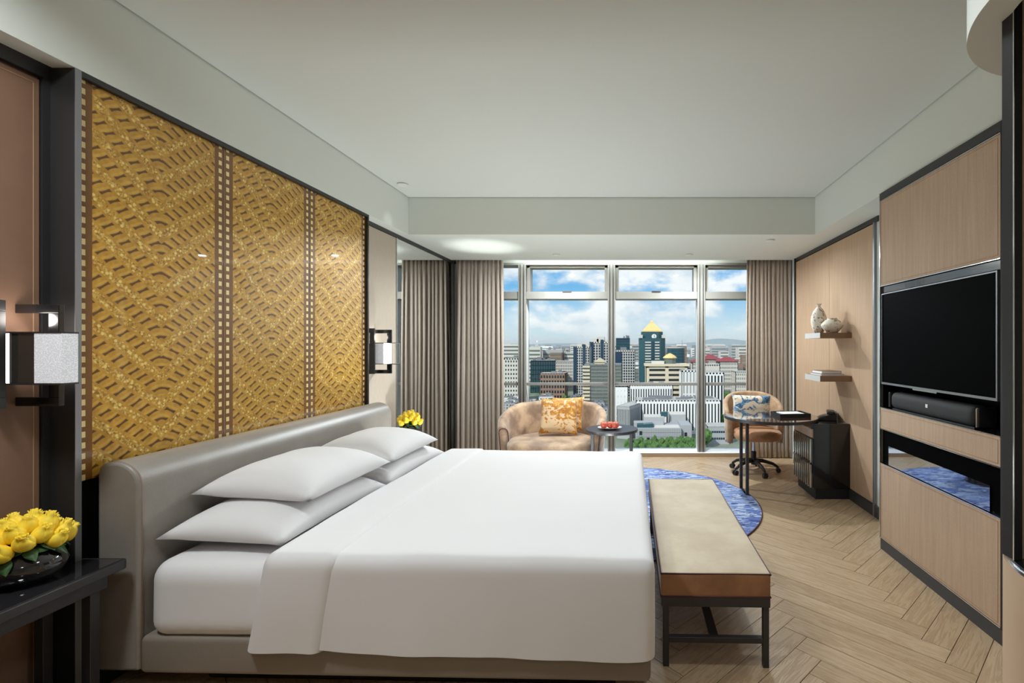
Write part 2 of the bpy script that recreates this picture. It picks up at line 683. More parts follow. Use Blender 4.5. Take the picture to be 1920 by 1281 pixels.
M['gold_cushion'] = print_fabric('gold_print_cushion', rgb(222, 190, 150), (rgb(206, 148, 50), rgb(178, 112, 32)), 8, 0.50, 2.0)
M['blue_cushion'] = print_fabric('blue_print_cushion', rgb(228, 212, 188), (rgb(40, 84, 128), rgb(96, 148, 178)), 10, 0.53, 5.0)
M['vase'] = print_fabric('speckled_ceramic', rgb(226, 218, 204), (rgb(96, 90, 92), rgb(172, 150, 126)), 22, 0.58, 1.0)
M['yellow'] = mat('yellow_petal', rgb(255, 226, 74), 0.6, var=(30, rgb(250, 206, 40), 0.8))
M['black_vase'] = mat('black_glass_vase', (0.012, 0.011, 0.012, 1), 0.08, coat=1.0)


def acrylic_mat():
    """Ribbed, pricked acrylic light diffuser that glows."""
    m, nt, p = newmat('lit_textured_acrylic')
    v = coords(nt, 'Object')
    vor = nt.nodes.new('ShaderNodeTexVoronoi')
    vor.inputs['Scale'].default_value = 220
    nt.links.new(v, vor.inputs['Vector'])
    d = E(nt, vor.outputs['Distance']).ramp(0.15, 0.5)
    c = mixc(nt, d, rgb(250, 250, 252), rgb(205, 206, 212))
    nt.links.new(c, p.inputs['Base Color'])
    nt.links.new(c, p.inputs['Emission Color'])
    p.inputs['Emission Strength'].default_value = 0.32
    p.inputs['Roughness'].default_value = 0.3
    return m


M['acrylic'] = acrylic_mat()
M['clear'] = glass_mat()
M['lamp_core'] = mat('lamp_core', (1, 0.97, 0.92, 1), 0.5, emit=((1, 0.97, 0.92, 1), 6.0))
M['smoked'] = mat('smoked_block', (0.03, 0.027, 0.022, 1), 0.08, coat=0.6)
M['lens'] = mat('downlight_lens', (0.9, 0.9, 0.88, 1), 0.4, emit=((1, 0.98, 0.94, 1), 1.2))
M['white_trim'] = mat('white_trim_ring', (0.8, 0.8, 0.78, 1), 0.4)

# ------------------------------------------------------------------ room shell
XL, XR = -2.36, 2.165          # side wall faces
ZS, ZT = 2.624, 3.0            # soffit and tray ceiling
YW = 6.85                      # glass plane
YB = -2.7

fl = struct(box(XL, XR, YB, 6.9, -0.2, -0.006).build('floor', M['subfloor']))
wl = struct(box(-2.6, XL, YB, 7.0, -0.2, 3.2).build('wall_left', M['brown_panel']))
wr = struct(box(XR, 2.6, YB, 7.0, -0.2, 3.2).build('wall_right', M['ceiling']))
wb = struct(box(-2.6, 2.6, YB - 0.2, YB, -0.2, 3.2).build('wall_back', M['fabric_panel']))

TX0, TX1, TY0, TY1 = -2.24, 1.88, -1.7, 4.93
YP = 6.40                      # lip of the curtain pocket
ce = sroot('ceiling', (0, 2, ZS))
box(XL, XR, YB, 7.0, ZT + 0.02, 3.2).build('ceiling_void', M['gap'], ce)
box(TX0 + 0.009, TX1 - 0.009, TY0 + 0.009, TY1 - 0.009, ZT, ZT + 0.02).build('tray_ceiling', M['ceiling'], ce)
box(XL, TX0, YB, YP, ZS, ZT + 0.02).build('soffit', M['soffit'], ce)
box(TX1, XR, YB, YP, ZS, ZT + 0.02).build('soffit', M['soffit'], ce)
box(TX0, TX1, TY1, YP, ZS, ZT + 0.02).build('soffit', M['soffit'], ce)
box(TX0, TX1, YB, TY0, ZS, ZT + 0.02).build('soffit', M['soffit'], ce)

box(XL, XR, YP, 6.62, 2.72, ZT + 0.02).build('curtain_pocket', M['soffit'], ce)
box(XL, XR, 6.62, 7.0, ZS, ZT + 0.02).build('window_bulkhead', M['soffit'], ce)
struct(box(XL, -2.20, 6.56, 6.62, 0.05, 2.60).build('wall_front_left', M['alu']))
struct(box(2.06, XR, 6.56, 6.62, 0.05, 2.60).build('wall_front_right', M['alu']))

# left wall: leather panels before the bed, fabric panel, mirror
for y0, y1 in ((-2.68, -1.2), (-1.19, 0.35), (0.36, 1.94)):
    pn = box(XL, XL + 0.012, y0, y1, 0.1, 2.56).build('leather_panel', M['brown_panel'], wl, bevel=0.004)
    fr = MB()
    for a, b, c, d in ((y0 + 0.02, y0 + 0.023, 0.12, 2.54), (y1 - 0.023, y1 - 0.02, 0.12, 2.54), (y0 + 0.02, y1 - 0.02, 2.537, 2.54)):
        fr.box(XL + 0.012, XL + 0.0135, a, b, c, d)
    fr.build('stitch_line', M['tan_edge'], pn)
struct(box(XL, XL + 0.025, YB, 1.968, 2.57, ZS).build('trim_1', M['dark_metal']))
struct(box(XL, XL + 0.02, 1.942, 1.968, 0.0, 2.57).build('trim_2', M['dark_metal']))
box(XL, XL + 0.012, 4.21, 4.90, 0.1, 2.585).build('fabric_panel', M['fabric_panel'], wl, bevel=0.003)
struct(box(XL, XL + 0.02, 4.19, 6.49, 2.587, ZS).build('trim_3', M['dark_metal']))
struct(box(XL, XL + 0.025, 6.47, 6.50, 0.0, 2.59).build('trim_4', M['dark_metal']))
struct(box(XL, XL + 0.015, 4.21, 6.49, 0.0, 0.1).build('baseboard_left', M['plinth']))
mr = thing('wall_mirror', 'tall mirror panel on the left wall reflecting the curtain', 'mirror', (XL + 0.01, 5.7, 0.1))
box(XL, XL + 0.010, 4.925, 6.47, 0.1, 2.587).build('glass', M['mirror'], mr)
box(XL, XL + 0.018, 4.903, 4.925, 0.1, 2.587).build('frame', M['chrome'], mr)

# right wall: leather panels with baseboard
for y0, y1 in ((5.245, 6.285), (4.29, 5.24)):
    box(XR - 0.014, XR, y0, y1, 0.105, 2.575).build('leather_panel', M['tan_wall'], wr, bevel=0.004)
struct(box(XR - 0.02, XR, 4.2, 6.285, 2.58, ZS).build('trim_5', M['dark_metal']))
struct(box(XR - 0.022, XR, 4.262, 4.288, 0.0, 2.58).build('trim_6', M['edge_metal']))
struct(box(XR - 0.03, XR, 6.287, 6.31, 0.0, ZS).build('trim_7', M['dark_metal']))
struct(box(XR - 0.02, XR, 3.62, 6.285, 0.0, 0.1).build('baseboard_right', M['plinth']))

# ------------------------------------------------------------------ window wall
wn = sroot('window_1', (0, 6.62, 0))
MU = ((-1.512, -1.407), (-0.294, -0.193), (0.928, 1.034))
sl = box(XL, XR, 6.56, 6.9, 0.0, 0.05).build('sill', M['sill'], wn)
box(XL, XR, 6.55, 6.56, -0.005, 0.05).build('sill_edge', M['sill_edge'], sl)
box(XL, XR, 6.62, 6.9, 2.596, ZS).build('head_rail', M['alu'], wn)
edges = [XL] + [x for m in MU for x in m] + [XR]
for a, b in MU:
    mm = box(a, b, 6.62, 6.66, 0.05, 2.6).build('mullion', M['alu'], wn, bevel=0.004)
    box(a + 0.012, b - 0.012, 6.66, 6.89, 0.05, 2.6).build('reveal', M['white_alu'], mm)
    c = (a + b) / 2
    box(c - 0.028, c - 0.018, 6.613, 6.62, 0.05, 2.6).build('rib', M['dark_metal'], mm)
    box(c + 0.018, c + 0.028, 6.613, 6.62, 0.05, 2.6).build('rib', M['dark_metal'], mm)
for k in range(4):
    x0, x1 = edges[2 * k], edges[2 * k + 1]
    hand = box(x0, x1, 6.66, 6.70, 0.953, 0.992).build('handrail', M['alu'], wn, bevel=0.004)
    tr = box(x0, x1, 6.64, 6.87, 2.135, 2.235).build('transom', M['alu'], wn, bevel=0.004)
    if k:
        sash = MB()
        for a, b in ((x0, x0 + 0.045), (x1 - 0.045, x1)):
            sash.box(a, b, 6.68, 6.86, 2.235, 2.6)
        sash.box(x0, x1, 6.68, 6.86, 2.565, 2.6)
        sash.build('sash', M['alu'], wn, bevel=0.003)
    box(x0, x1, YW - 0.006, YW + 0.006, 0.05, 2.135).build('pane', M['glass'], wn)
    box(x0, x1, YW - 0.006, YW + 0.006, 2.235, 2.596).build('pane', M['glass'], wn)
for k in range(1, 3):
    c = (edges[2 * k] + edges[2 * k + 1]) / 2
    box(c - 0.06, c + 0.06, 6.625, 6.64, 2.228, 2.243).build('latch', M['dark_metal'], wn)

# ------------------------------------------------------------------ herringbone floor
W_, L_ = 0.131, 0.946
PX0, PY0 = 0.915, 2.321


def clip(poly, k, val, keep_less):
    out = []
    n = len(poly)
    for i in range(n):
        p, q = poly[i], poly[(i + 1) % n]
        ip = (p[k] <= val) if keep_less else (p[k] >= val)
        iq = (q[k] <= val) if keep_less else (q[k] >= val)
        if ip:
            out.append(p)
        if ip != iq:
            t = (val - p[k]) / (q[k] - p[k])
            out.append((p[0] + (q[0] - p[0]) * t, p[1] + (q[1] - p[1]) * t))
    return out


def to_xy(u, v):
    r = math.sqrt(0.5)
    return (PX0 + (u - v) * r, PY0 - (u + v) * r)


FLX0, FLX1, FLY0, FLY1 = XL, XR, 0.9, 6.55
gp = 0.0016
nplank = 0
plank_rest = MB()
for j in range(-6, 5):
    for i in range(-60, 60):
        for fam in (0, 1):
            if fam == 0:
                u0, u1, v0, v1 = i * W_, i * W_ + L_, i * W_, i * W_ + W_
            else:
                u0, u1, v0, v1 = i * W_ + L_, i * W_ + L_ + W_, (i + 1) * W_ - L_, (i + 1) * W_
            u0, u1, v0, v1 = u0 + j * L_ + gp, u1 + j * L_ - gp, v0 - j * L_ + gp, v1 - j * L_ - gp
            poly = [to_xy(u0, v0), to_xy(u1, v0), to_xy(u1, v1), to_xy(u0, v1)]
            for k, val, less in ((0, FLX0 + 0.002, False), (0, FLX1 - 0.002, True), (1, FLY0, False), (1, FLY1 - 0.002, True)):
                if poly:
                    poly = clip(poly, k, val, less)
            if len(poly) < 3:
                continue
            ar = abs(sum(poly[q][0] * poly[(q + 1) % len(poly)][1] - poly[(q + 1) % len(poly)][0] * poly[q][1] for q in range(len(poly)))) / 2
            if ar < 0.0015:
                continue
            cx = sum(p[0] for p in poly) / len(poly)
            cy = sum(p[1] for p in poly) / len(poly)
            ang = -PI / 4 if fam == 0 else -3 * PI / 4
            ca, sa = math.cos(-ang), math.sin(-ang)
            lp = [((x - cx) * ca - (y - cy) * sa, (x - cx) * sa + (y - cy) * ca) for x, y in poly]
            o = MB().prism(lp, -0.012, 0.0).build('plank', M['oak'], fl, local=True)
            o.location = Vector((cx, cy, random.uniform(-0.0006, 0.0))) - wloc(fl)
            o.rotation_euler = (0, 0, ang)
            nplank += 1
box(XL, XR, YB, FLY0, -0.012, 0.0).build('floorboards', M['oak'], fl)

# ------------------------------------------------------------------ gold headboard wall
gw = thing('gold_wall_panel', 'tall gold printed glass panels in a dark metal frame above the bed', 'wall panel', (-2.30, 3.08, 0.1))
GX = -2.24
f_ = MB()
f_.box(XL + 0.001, GX, 1.968, 1.990, 0.0, ZS - 0.001)
f_.box(XL + 0.001, GX, 4.172, 4.192, 0.0, ZS - 0.001)
f_.box(XL + 0.001, GX, 1.990, 4.172, ZS - 0.022, ZS - 0.001)
f_.build('frame', M['dark_metal'], gw, bevel=0.002)
box(GX, GX + 0.003, 1.966, 1.989, 0.0, ZS - 0.002).build('frame_edge', M['edge_metal'], gw)
box(XL + 0.001, XL + 0.05, 1.990, 4.172, 0.0, 0.95).build('lower_backing', M['matt_black'], gw)
for k in range(3):
    y0 = 1.990 + k * 0.7273
    box(-2.285, -2.262, y0 + 0.001, y0 + 0.7263, 0.94, 2.60).build('gold_glass', M['gold'], gw)
    if k:
        box(-2.264, -2.2605, y0 - 0.0015, y0 + 0.0015, 0.94, 2.60).build('joint_strip', M['stitch'], gw)

# ------------------------------------------------------------------ bed
def skew(p):
    return Vector((p.x, p.y - 0.026 * (p.x + 2.06), p.z))


bed = thing('bed', 'wide platform bed with a rounded grey leather headboard', 'bed', (-1.0, 3.08, 0.0))
prof = [(-2.237, 0.13), (-2.237, 0.95), (-2.232, 0.985), (-2.215, 1.002), (-2.19, 1.008)]
for k in range(0, 11):
    a = PI / 2 - k * PI / 20
    prof.append((-2.165 + 0.105 * math.cos(a), 0.905 + 0.104 * math.sin(a)))
prof += [(-2.06, 0.13)]
hb = MB().prism(prof, 2.045, 4.225, 'y').build('headboard', M['grey_leather'], bed, smooth=50, bevel=0.014, seg=3)
sm = MB()
sm.tube([(x, 2.060, z) for x, z in prof[4:]] , 0.0035, 6)
sm.build('seam', M['stitch'], hb, smooth=180)
bs = MB().rbox(-2.06, 0.088, 2.045, 4.11, 0.118, 0.275, 0.022, (8, 8, 2), skew).build('base', M['base_leather'], bed, smooth=60)
MB().rbox(-1.9, -0.06, 2.2, 3.95, 0.0, 0.12, 0.01, (2, 2, 2), skew).build('plinth', M['matt_black'], bed)


def sheet_fn(amp, seed):
    def f(p):
        n = noise.noise(Vector((p.x * 2.2, p.y * 2.0, p.z * 3 + seed)))
        n2 = noise.noise(Vector((p.x * 7, p.y * 5, p.z * 7 + seed)))
        p = skew(p)
        p.z += amp * n + amp * 0.25 * n2
        p.y += amp * 0.8 * noise.noise(Vector((p.x * 3, p.z * 2.5, seed + 9)))
        p.x += amp * 0.4 * noise.noise(Vector((p.y * 3, p.z * 4, seed + 19)))
        return p
    return f


MB().rbox(-2.035, 0.03, 2.04, 4.09, 0.262, 0.585, 0.075, (40, 40, 8), sheet_fn(0.006, 1.0)).build('mattress', M['white'], bed, smooth=180)

dv = thing('duvet', 'smooth white duvet spread over the bed with a wide turned-down top', 'duvet', (-0.6, 3.05, 0.2))


def draped(x0, x1, y0, y1, z0, z1, r, n, fn):
    """a cover draped over the bed: rounded box skin with the underside left open at a clean hem."""
    raw = []

    def f(p):
        raw.append(p.z)
        return fn(p)
    mb = MB().rbox(x0, x1, y0, y1, z0 - r, z1, r, n, f)
    mb.f = [q for q in mb.f if min(raw[i] for i in q) > z0 - 1e-4]
    used = sorted({i for q in mb.f for i in q})
    ren = {o: k for k, o in enumerate(used)}
    mb.v = [mb.v[i] for i in used]
    mb.f = [tuple(ren[i] for i in q) for q in mb.f]
    return mb


def duvet_fn(seed, amp, slant, hem=0.012):
    base = sheet_fn(amp, seed)

    def f(p):
        q = base(p)
        low = max(0.0, 0.60 - p.z) / 0.4
        q.x -= slant * low
        if p.z < 0.4:
            k = (0.4 - p.z) / 0.2
            q.z += hem * k * noise.noise(Vector((p.x * 4, p.y * 4, seed)))
            q.y += 0.010 * k * noise.noise(Vector((p.x * 5, p.y * 2, seed + 4)))
            q.z -= 0.040 * k * max(0.0, (p.x + 1.5) / 1.6)
        if p.z > 0.58:                        # slightly puffed top
            ex = min(1.0, max(0.0, (0.11 - p.x) / 0.5))
            ey = min(1.0, max(0.0, min(p.y - 2.0, 4.1 - p.y) / 0.45))
            q.z += 0.014 * ex * math.sqrt(ey)
        return q
    return f


draped(-1.49, 0.105, 2.012, 4.10, 0.250, 0.628, 0.05, (60, 60, 14), duvet_fn(3.0, 0.007, 0.0)).build('cover', M['white'], dv, smooth=180)
draped(-1.515, -1.195, 2.000, 4.112, 0.243, 0.640, 0.05, (18, 60, 14), duvet_fn(3.0, 0.007, 0.075, 0.004)).build('turned_down_band', M['white'], dv, smooth=180)


def pillow(mb, a, b, h, n=26, flat=0.45, pin=0.07, sharp=0.52, seed=0.0, wr=0.004):
    def pt(u, v, s):
        uu, vv = u * 2 - 1, v * 2 - 1
        f = max(0.0, (1 - abs(uu) ** 2.6) * (1 - abs(vv) ** 3.4)) ** sharp
        x = a * uu * (1 - pin * (1 - vv * vv))
        y = b * vv * (1 - pin * 0.8 * (1 - uu * uu))
        z = h * f * (1 if s > 0 else -flat)
        z += wr * f ** 0.5 * noise.noise(Vector((x * 9, y * 9, seed + s)))
        return (x, y, z)
    mb.grid(n, n, lambda u, v: pt(u, v, 1))
    mb.grid(n, n, lambda u, v: pt(1 - u, v, -1))
    return mb


def weld(o):
    bm = bmesh.new()
    bm.from_mesh(o.data)
    bmesh.ops.remove_doubles(bm, verts=bm.verts, dist=0.0004)
    bmesh.ops.recalc_face_normals(bm, faces=bm.faces)
    bm.to_mesh(o.data)
    bm.free()
    o.data.shade_smooth()
    return o


def place_pillow(label, x0, x1, y0, y1, z, h, seed, tx=0.0, ty=0.0, flat=0.35):
    mb = pillow(MB(), (x1 - x0) / 2, (y1 - y0) / 2, h, seed=seed, flat=flat)
    o = weld(mb.build('bed_pillow', M['white'], None, smooth=180, local=True))
    o.location = ((x0 + x1) / 2, (y0 + y1) / 2, z)
    o.rotation_euler = (tx, ty, 0)
    tag(o, label, 'pillow', 'white bed pillows')
    return o


place_pillow('white pillow nearest the camera, lower one of the near stack', -2.055, -1.51, 2.11, 3.03, 0.645, 0.125, 1.1, 0.0, 0.05)
place_pillow('white pillow on top of the near stack', -2.055, -1.50, 2.28, 3.06, 0.785, 0.125, 2.3, 0.0, 0.06)
place_pillow('white pillow farthest from the camera, lower one of the far stack', -2.055, -1.50, 3.04, 3.96, 0.645, 0.12, 3.7, 0.0, 0.05)
place_pillow('white pillow on top of the far stack', -2.055, -1.50, 3.08, 3.82, 0.778, 0.12, 4.9, 0.0, 0.06)

# ------------------------------------------------------------------ bench at the foot
bn = thing('bench', 'long beige velvet bench with dark metal legs at the foot of the bed', 'bench', (0.40, 3.07, 0.0))


def bskew(p):
    return Vector((p.x + 0.004 * (p.y - 2.27), p.y - 0.026 * (p.x - 0.15), p.z))


def bk(x, y, z):
    return bskew(Vector((x, y, z)))


cu = MB().rbox(0.147, 0.657, 2.270, 3.88, 0.328, 0.440, 0.012, (14, 30, 4),
               lambda p: bskew(p) + Vector((0, 0, 0.004 * noise.noise(p * 5) if p.z > 0.43 else 0)))
cush = cu.build('cushion', [M['velvet'], M['velvet_side']], bn, smooth=50)
for pl in cush.data.polygons:
    pl.material_index = 0 if pl.normal.z > 0.7 else 1
for z in (0.435, 0.330):
    MB().tube([bk(0.149, 2.272, z), bk(0.655, 2.272, z), bk(0.655, 3.878, z), bk(0.149, 3.878, z)], 0.005, 6, closed=True).build('piping', M['piping'], cush, smooth=180)
fr = MB()
for x0, x1, y0, y1 in ((0.15, 0.655, 2.272, 2.30), (0.15, 0.655, 3.85, 3.878), (0.15, 0.178, 2.30, 3.85), (0.627, 0.655, 2.30, 3.85)):
    k = len(fr.v)
    fr.box(x0, x1, y0, y1, 0.282, 0.328)
    fr.v[k:] = [bskew(p) for p in fr.v[k:]]
fr.build('frame', M['bench_metal'], bn, bevel=0.002)
for x in (0.158, 0.622):
    for y in (2.275, 3.848):
        lg = MB().box(x, x + 0.028, y, y + 0.028, 0.0, 0.282)
        lg.v = [bskew(p) for p in lg.v]
        lg.build('leg', M['bench_metal'], bn, bevel=0.002)
for y in (2.289, 3.862):
    MB().bar(bk(0.186, y, 0.125), bk(0.622, y, 0.125), 0.028, 0.026).build('stretcher', M['bench_metal'], bn, bevel=0.002)
MB().bar(bk(0.40, 2.30, 0.125), bk(0.40, 3.85, 0.125), 0.04, 0.02).build('stretcher', M['bench_metal'], bn, bevel=0.002)

# ------------------------------------------------------------------ rug
rg = thing('rug', 'round blue patterned rug on the floor beyond the bench', 'rug', (-0.08, 4.65, 0.0))
MB().lathe([(0.0, 0.0), (1.295, 0.0), (1.30, 0.006), (1.295, 0.012), (0.0, 0.012)], (-0.08, 4.65, 0.0), 96).build('pile', M['rug'], rg, smooth=40)
MB().tube([(-0.08 + 1.301 * math.cos(2 * PI * k / 96), 4.65 + 1.301 * math.sin(2 * PI * k / 96), 0.007) for k in range(96)], 0.006, 6, closed=True).build('border', M['piping'], rg, smooth=180)

# ------------------------------------------------------------------ nightstands
def nightstand(label, y0, y1):
    X1 = -2.06
    X0 = XL + 0.03
    t = thing('nightstand', label, 'nightstand', ((X0 + X1) / 2, (y0 + y1) / 2, 0.0), group='dark nightstands')
    r = 0.03
    poly = [(X0, y0), ]
    for cx, cy, a0 in ((X1 - r, y0 + r, -PI / 2), (X1 - r, y1 - r, 0.0)):
        for k in range(6):
            a = a0 + k * PI / 10
            poly.append((cx + r * math.cos(a), cy + r * math.sin(a)))
    poly.append((X0, y1))
    MB().prism(poly, 0.588, 0.622).build('top_frame', M['dark_metal'], t, smooth=40, bevel=0.002)
    box(X0 + 0.012, X1 - 0.018, y0 + 0.018, y1 - 0.018, 0.6225, 0.6245).build('glass_top', M['dark_glass'], t)
    box(X0 + 0.005, X1 - 0.03, y0 + 0.06, y1 - 0.06, 0.53, 0.588).build('apron', M['dark_metal'], t, bevel=0.003)
    for yy in (y0 + 0.075, y1 - 0.115):
        for xx in (X0 + 0.01, X1 - 0.075):
            box(xx, xx + 0.035, yy, yy + 0.035, 0.0, 0.53).build('leg', M['dark_metal'], t, bevel=0.002)
    box(X0 + 0.01, X1 - 0.06, y0 + 0.09, y1 - 0.09, 0.13, 0.16).build('lower_shelf', M['black'], t)
    return t


nightstand('dark nightstand with a black glass top in the near left corner', 1.26, 2.012)
nightstand('dark nightstand beyond the bed, in front of the mirror', 4.25, 4.99)


# ------------------------------------------------------------------ roses in black vases
def rose_mesh():
    """a half-open bud: three rings of overlapping cupped petals."""
    mb = MB()
    r = random.Random(3)
    for ring, (n, rad, hh, lip) in enumerate(((2, 0.010, 0.056, 0.000), (3, 0.016, 0.056, 0.003), (4, 0.0215, 0.053, 0.007))):
        for k in range(n):
            a0 = 2 * PI * k / n + ring * 0.9 + r.uniform(-0.12, 0.12)
            wd = 2 * PI / n * 0.66

            def pt(u, v, a0=a0, wd=wd, rad=rad, hh=hh, lip=lip):
                a = a0 + (u - 0.5) * 2 * wd
                w = 1 - abs(2 * u - 1) ** 2.5 * 0.30
                z = v * hh * w
                body = math.sin(min(1.0, 0.16 + v * 0.98) * PI) ** 0.55
                rr = rad * (0.35 + 0.72 * body) + lip * max(0.0, v - 0.72) * 3.2 * (1 - abs(2 * u - 1)) + 0.0016 * (u - 0.5)
                return (rr * math.cos(a), rr * math.sin(a), z)
            mb.grid(8, 8, pt)
    mb.lathe([(0.0, 0.0), (0.010, 0.004), (0.012, 0.02), (0.006, 0.050), (0.0, 0.052)], n=10)
    return mb


rose_head = rose_mesh()


def make_rose(label, group):
    t = thing('yellow_rose', label, 'rose', group=group)
    h = MB().add(rose_head.v, rose_head.f).build('blossom', M['yellow'], t, smooth=180, local=True, solid=0.0012)
    MB().tube([(0, 0, 0.004), (0, 0, -0.07)], 0.0028, 6).build('stem', M['leaf'], t, smooth=180, local=True)
    lf = MB()
    for k in range(3):
        a = k * 2.1 + 0.4

        def pt(u, v, a=a):
            l = u * 0.05
            w = (v - 0.5) * 0.030 * math.sin(PI * min(1, u * 0.96 + 0.04))
            z = -0.006 - 0.25 * l + 0.006 * math.sin(u * PI)
            return (math.cos(a) * l - math.sin(a) * w, math.sin(a) * l + math.cos(a) * w, z)
        lf.grid(6, 3, pt)
    lf.build('leaf', M['leaf'], t, smooth=180, local=True, solid=0.001)
    return t


def flower_vase(x, y, z, s, vlabel, rlabel, rgroup, n, spread, seed, proto=None):
    v = thing('flower_vase', vlabel, 'vase', (x, y, z), group='round black flower vases')
    pr = [(0.0, 0.0), (0.055, 0.0), (0.062, 0.004), (0.092, 0.035), (0.100, 0.06), (0.092, 0.085), (0.072, 0.104), (0.068, 0.110),
          (0.064, 0.110), (0.068, 0.102), (0.086, 0.083), (0.093, 0.06), (0.06, 0.02), (0.0, 0.015)]
    MB().lathe([(a * s, b * s) for a, b in pr], (x, y, z), 36).build('bowl', M['black_vase'], v, smooth=60)
    MB().lathe([(0.0, 0.08 * s), (0.07 * s, 0.08 * s), (0.07 * s, 0.098 * s), (0.0, 0.105 * s)], (x, y, z), 20).build('foliage_bed', M['soil'], v, smooth=60)
    rd = random.Random(seed)
    for k in range(n):
        rr = math.sqrt((k + 0.5) / n)
        a = k * 2.39996 + seed
        o = proto if (k == 0 and proto.get('fresh')) else copy_tree(proto)
        if 'fresh' in o:
            del o['fresh']
        o['label'], o['group'] = rlabel, rgroup
        tilt = rr * 0.72
        o.location = (x + spread * rr * math.cos(a), y + spread * rr * math.sin(a),
                      z + (0.112 + 0.072 * (1 - rr * rr) + rd.uniform(-0.004, 0.008)) * s)
        o.rotation_euler = (rd.uniform(-0.1, 0.1), tilt, a)
        k2 = s * rd.uniform(1.08, 1.24)
        o.scale = (k2, k2, k2)


rp = make_rose('yellow rose', 'roses')
rp['fresh'] = 1
flower_vase(-2.232, 1.80, 0.625, 1.08, 'round black glass vase of roses on the near nightstand',
            'yellow rose in the black vase on the near nightstand', 'roses in the near vase', 22, 0.088, 1, rp)
del_fresh = rp
flower_vase(-2.14, 4.74, 0.625, 0.98, 'round black glass vase of roses on the far nightstand by the mirror',
            'yellow rose in the black vase on the far nightstand', 'roses in the far vase', 20, 0.082, 5, rp)


# ------------------------------------------------------------------ wall lamps
def sconce(label, yc, x_out, segs, up=0.0):
    t = thing('wall_lamp', label, 'lamp', (XL + 0.02, yc, 1.28), group='wall lamps beside the bed')
    zb0, zb1 = 1.335 + up, 1.52 + up            # light box
    d = x_out - (XL + 0.013)
    xl, xo = XL + 0.013, x_out - 0.08

    def loop(x0, x1, y, zlo, zhi, w, th, wv):
        m = MB()
        m.box(x0, x1, y, y + th, zhi - w, zhi)
        m.box(x0, x1, y, y + th, zlo, zlo + w)
        m.box(x1 - wv, x1, y, y + th, zlo + w, zhi - w)
        return m
    loop(xl, xl + 0.05, yc - 0.055, 1.243 + up, 1.655 + up * 0.5, 0.04, 0.02, 0.042).build('bracket', M['dark_metal'], t, bevel=0.002)
    loop(xl, xo, yc + 0.03, 1.243 + up, 1.645 + up * 0.5, 0.034, 0.02, 0.04).build('bracket', M['black'], t, bevel=0.002)
    w = (x_out - xl)
    for nm, a, b, mm in segs:
        g = 0.0 if mm == 'acrylic' else 0.003
        box(xl + w * a, xl + w * b, yc - 0.030 + g, yc + 0.026 - g, zb0, zb1).build(nm, M[mm], t, bevel=0.0015)
    box(xl, x_out, yc - 0.032, yc + 0.028, zb1, zb1 + 0.006).build('cover_plate', M['dark_metal'], t)
    box(xl, x_out, yc - 0.032, yc + 0.028, zb0 - 0.006, zb0).build('cover_plate', M['dark_metal'], t)
    l = bpy.data.lights.new('lamp_glow', 'POINT')
    l.energy = 0.7
    l.color = (1, 0.93, 0.85)
    l.shadow_soft_size = 0.03
    lo = bpy.data.objects.new('lamp_glow', l)
    COL.objects.link(lo)
    lo.parent = t
    lo.location = Vector((xl + 0.085, yc, 1.575 + up)) - t.location
    return t


sconce('wall lamp with a lit acrylic block above the near nightstand', 1.83, -2.10, (('lamp_tube', 0.0, 0.2, 'lamp_core'), ('smoked_block', 0.2, 0.59, 'smoked'), ('diffuser', 0.59, 1.0, 'acrylic')), 0.025)
sconce('wall lamp with a lit acrylic block beside the mirror', 4.44, -2.106, (('diffuser', 0.0, 0.5, 'acrylic'), ('lamp_tube', 0.5, 0.70, 'lamp_core'), ('clear_block', 0.70, 1.0, 'clear')))


# ------------------------------------------------------------------ curtains
def curtain(label, x0, x1, yc, seed, folds):
    rd = random.Random(seed)
    ph = [rd.uniform(0, 6.28) for _ in range(6)]
    nx, nz = 220, 22

    def pt(u, v):
        z = 0.012 + v * 2.66
        flare = 1.0 + 0.05 * (1 - v)
        uu = u + 0.012 * math.sin(2 * PI * u * 3 + ph[0]) + 0.006 * math.sin(5 * v + ph[1] + u * 9)
        a = 2 * PI * folds * uu + 0.5 * math.sin(v * 2 + ph[2])
        top = max(0.0, (v - 0.93) / 0.07)
        amp = (0.020 + 0.008 * math.sin(2 * PI * 2.3 * u + ph[3])) * (1 - 0.55 * top)
        y = yc + amp * (math.sin(a) + 0.25 * math.sin(2 * a + ph[4])) + 0.012 * top * math.sin(a * 3)
        x = x0 + (x1 - x0) * u + 0.010 * math.cos(a * 2)
        xm = (x0 + x1) / 2
        x = xm + (x - xm) * flare if (z < 2.4) else x
        return (x, y, z)
    o = MB().grid(nx, nz, pt).build('curtain', M['curtain'], None, smooth=180, solid=0.003)
    tag(o, label, 'curtain', 'floor-length taupe curtains')
    return o


curtain('long pleated taupe curtain at the left end of the window by the mirror', -2.30, -1.685, 6.48, 2, 11)
curtain('long pleated taupe curtain at the right end of the window behind the desk chair', 1.56, 2.14, 6.48, 5, 11)
rl = box(XL + 0.03, XR - 0.04, 6.465, 6.495, 2.705, 2.72).build('curtain_track', M['dark_metal'])
tag(rl, 'slim dark curtain track in the ceiling pocket along the window', 'curtain track')


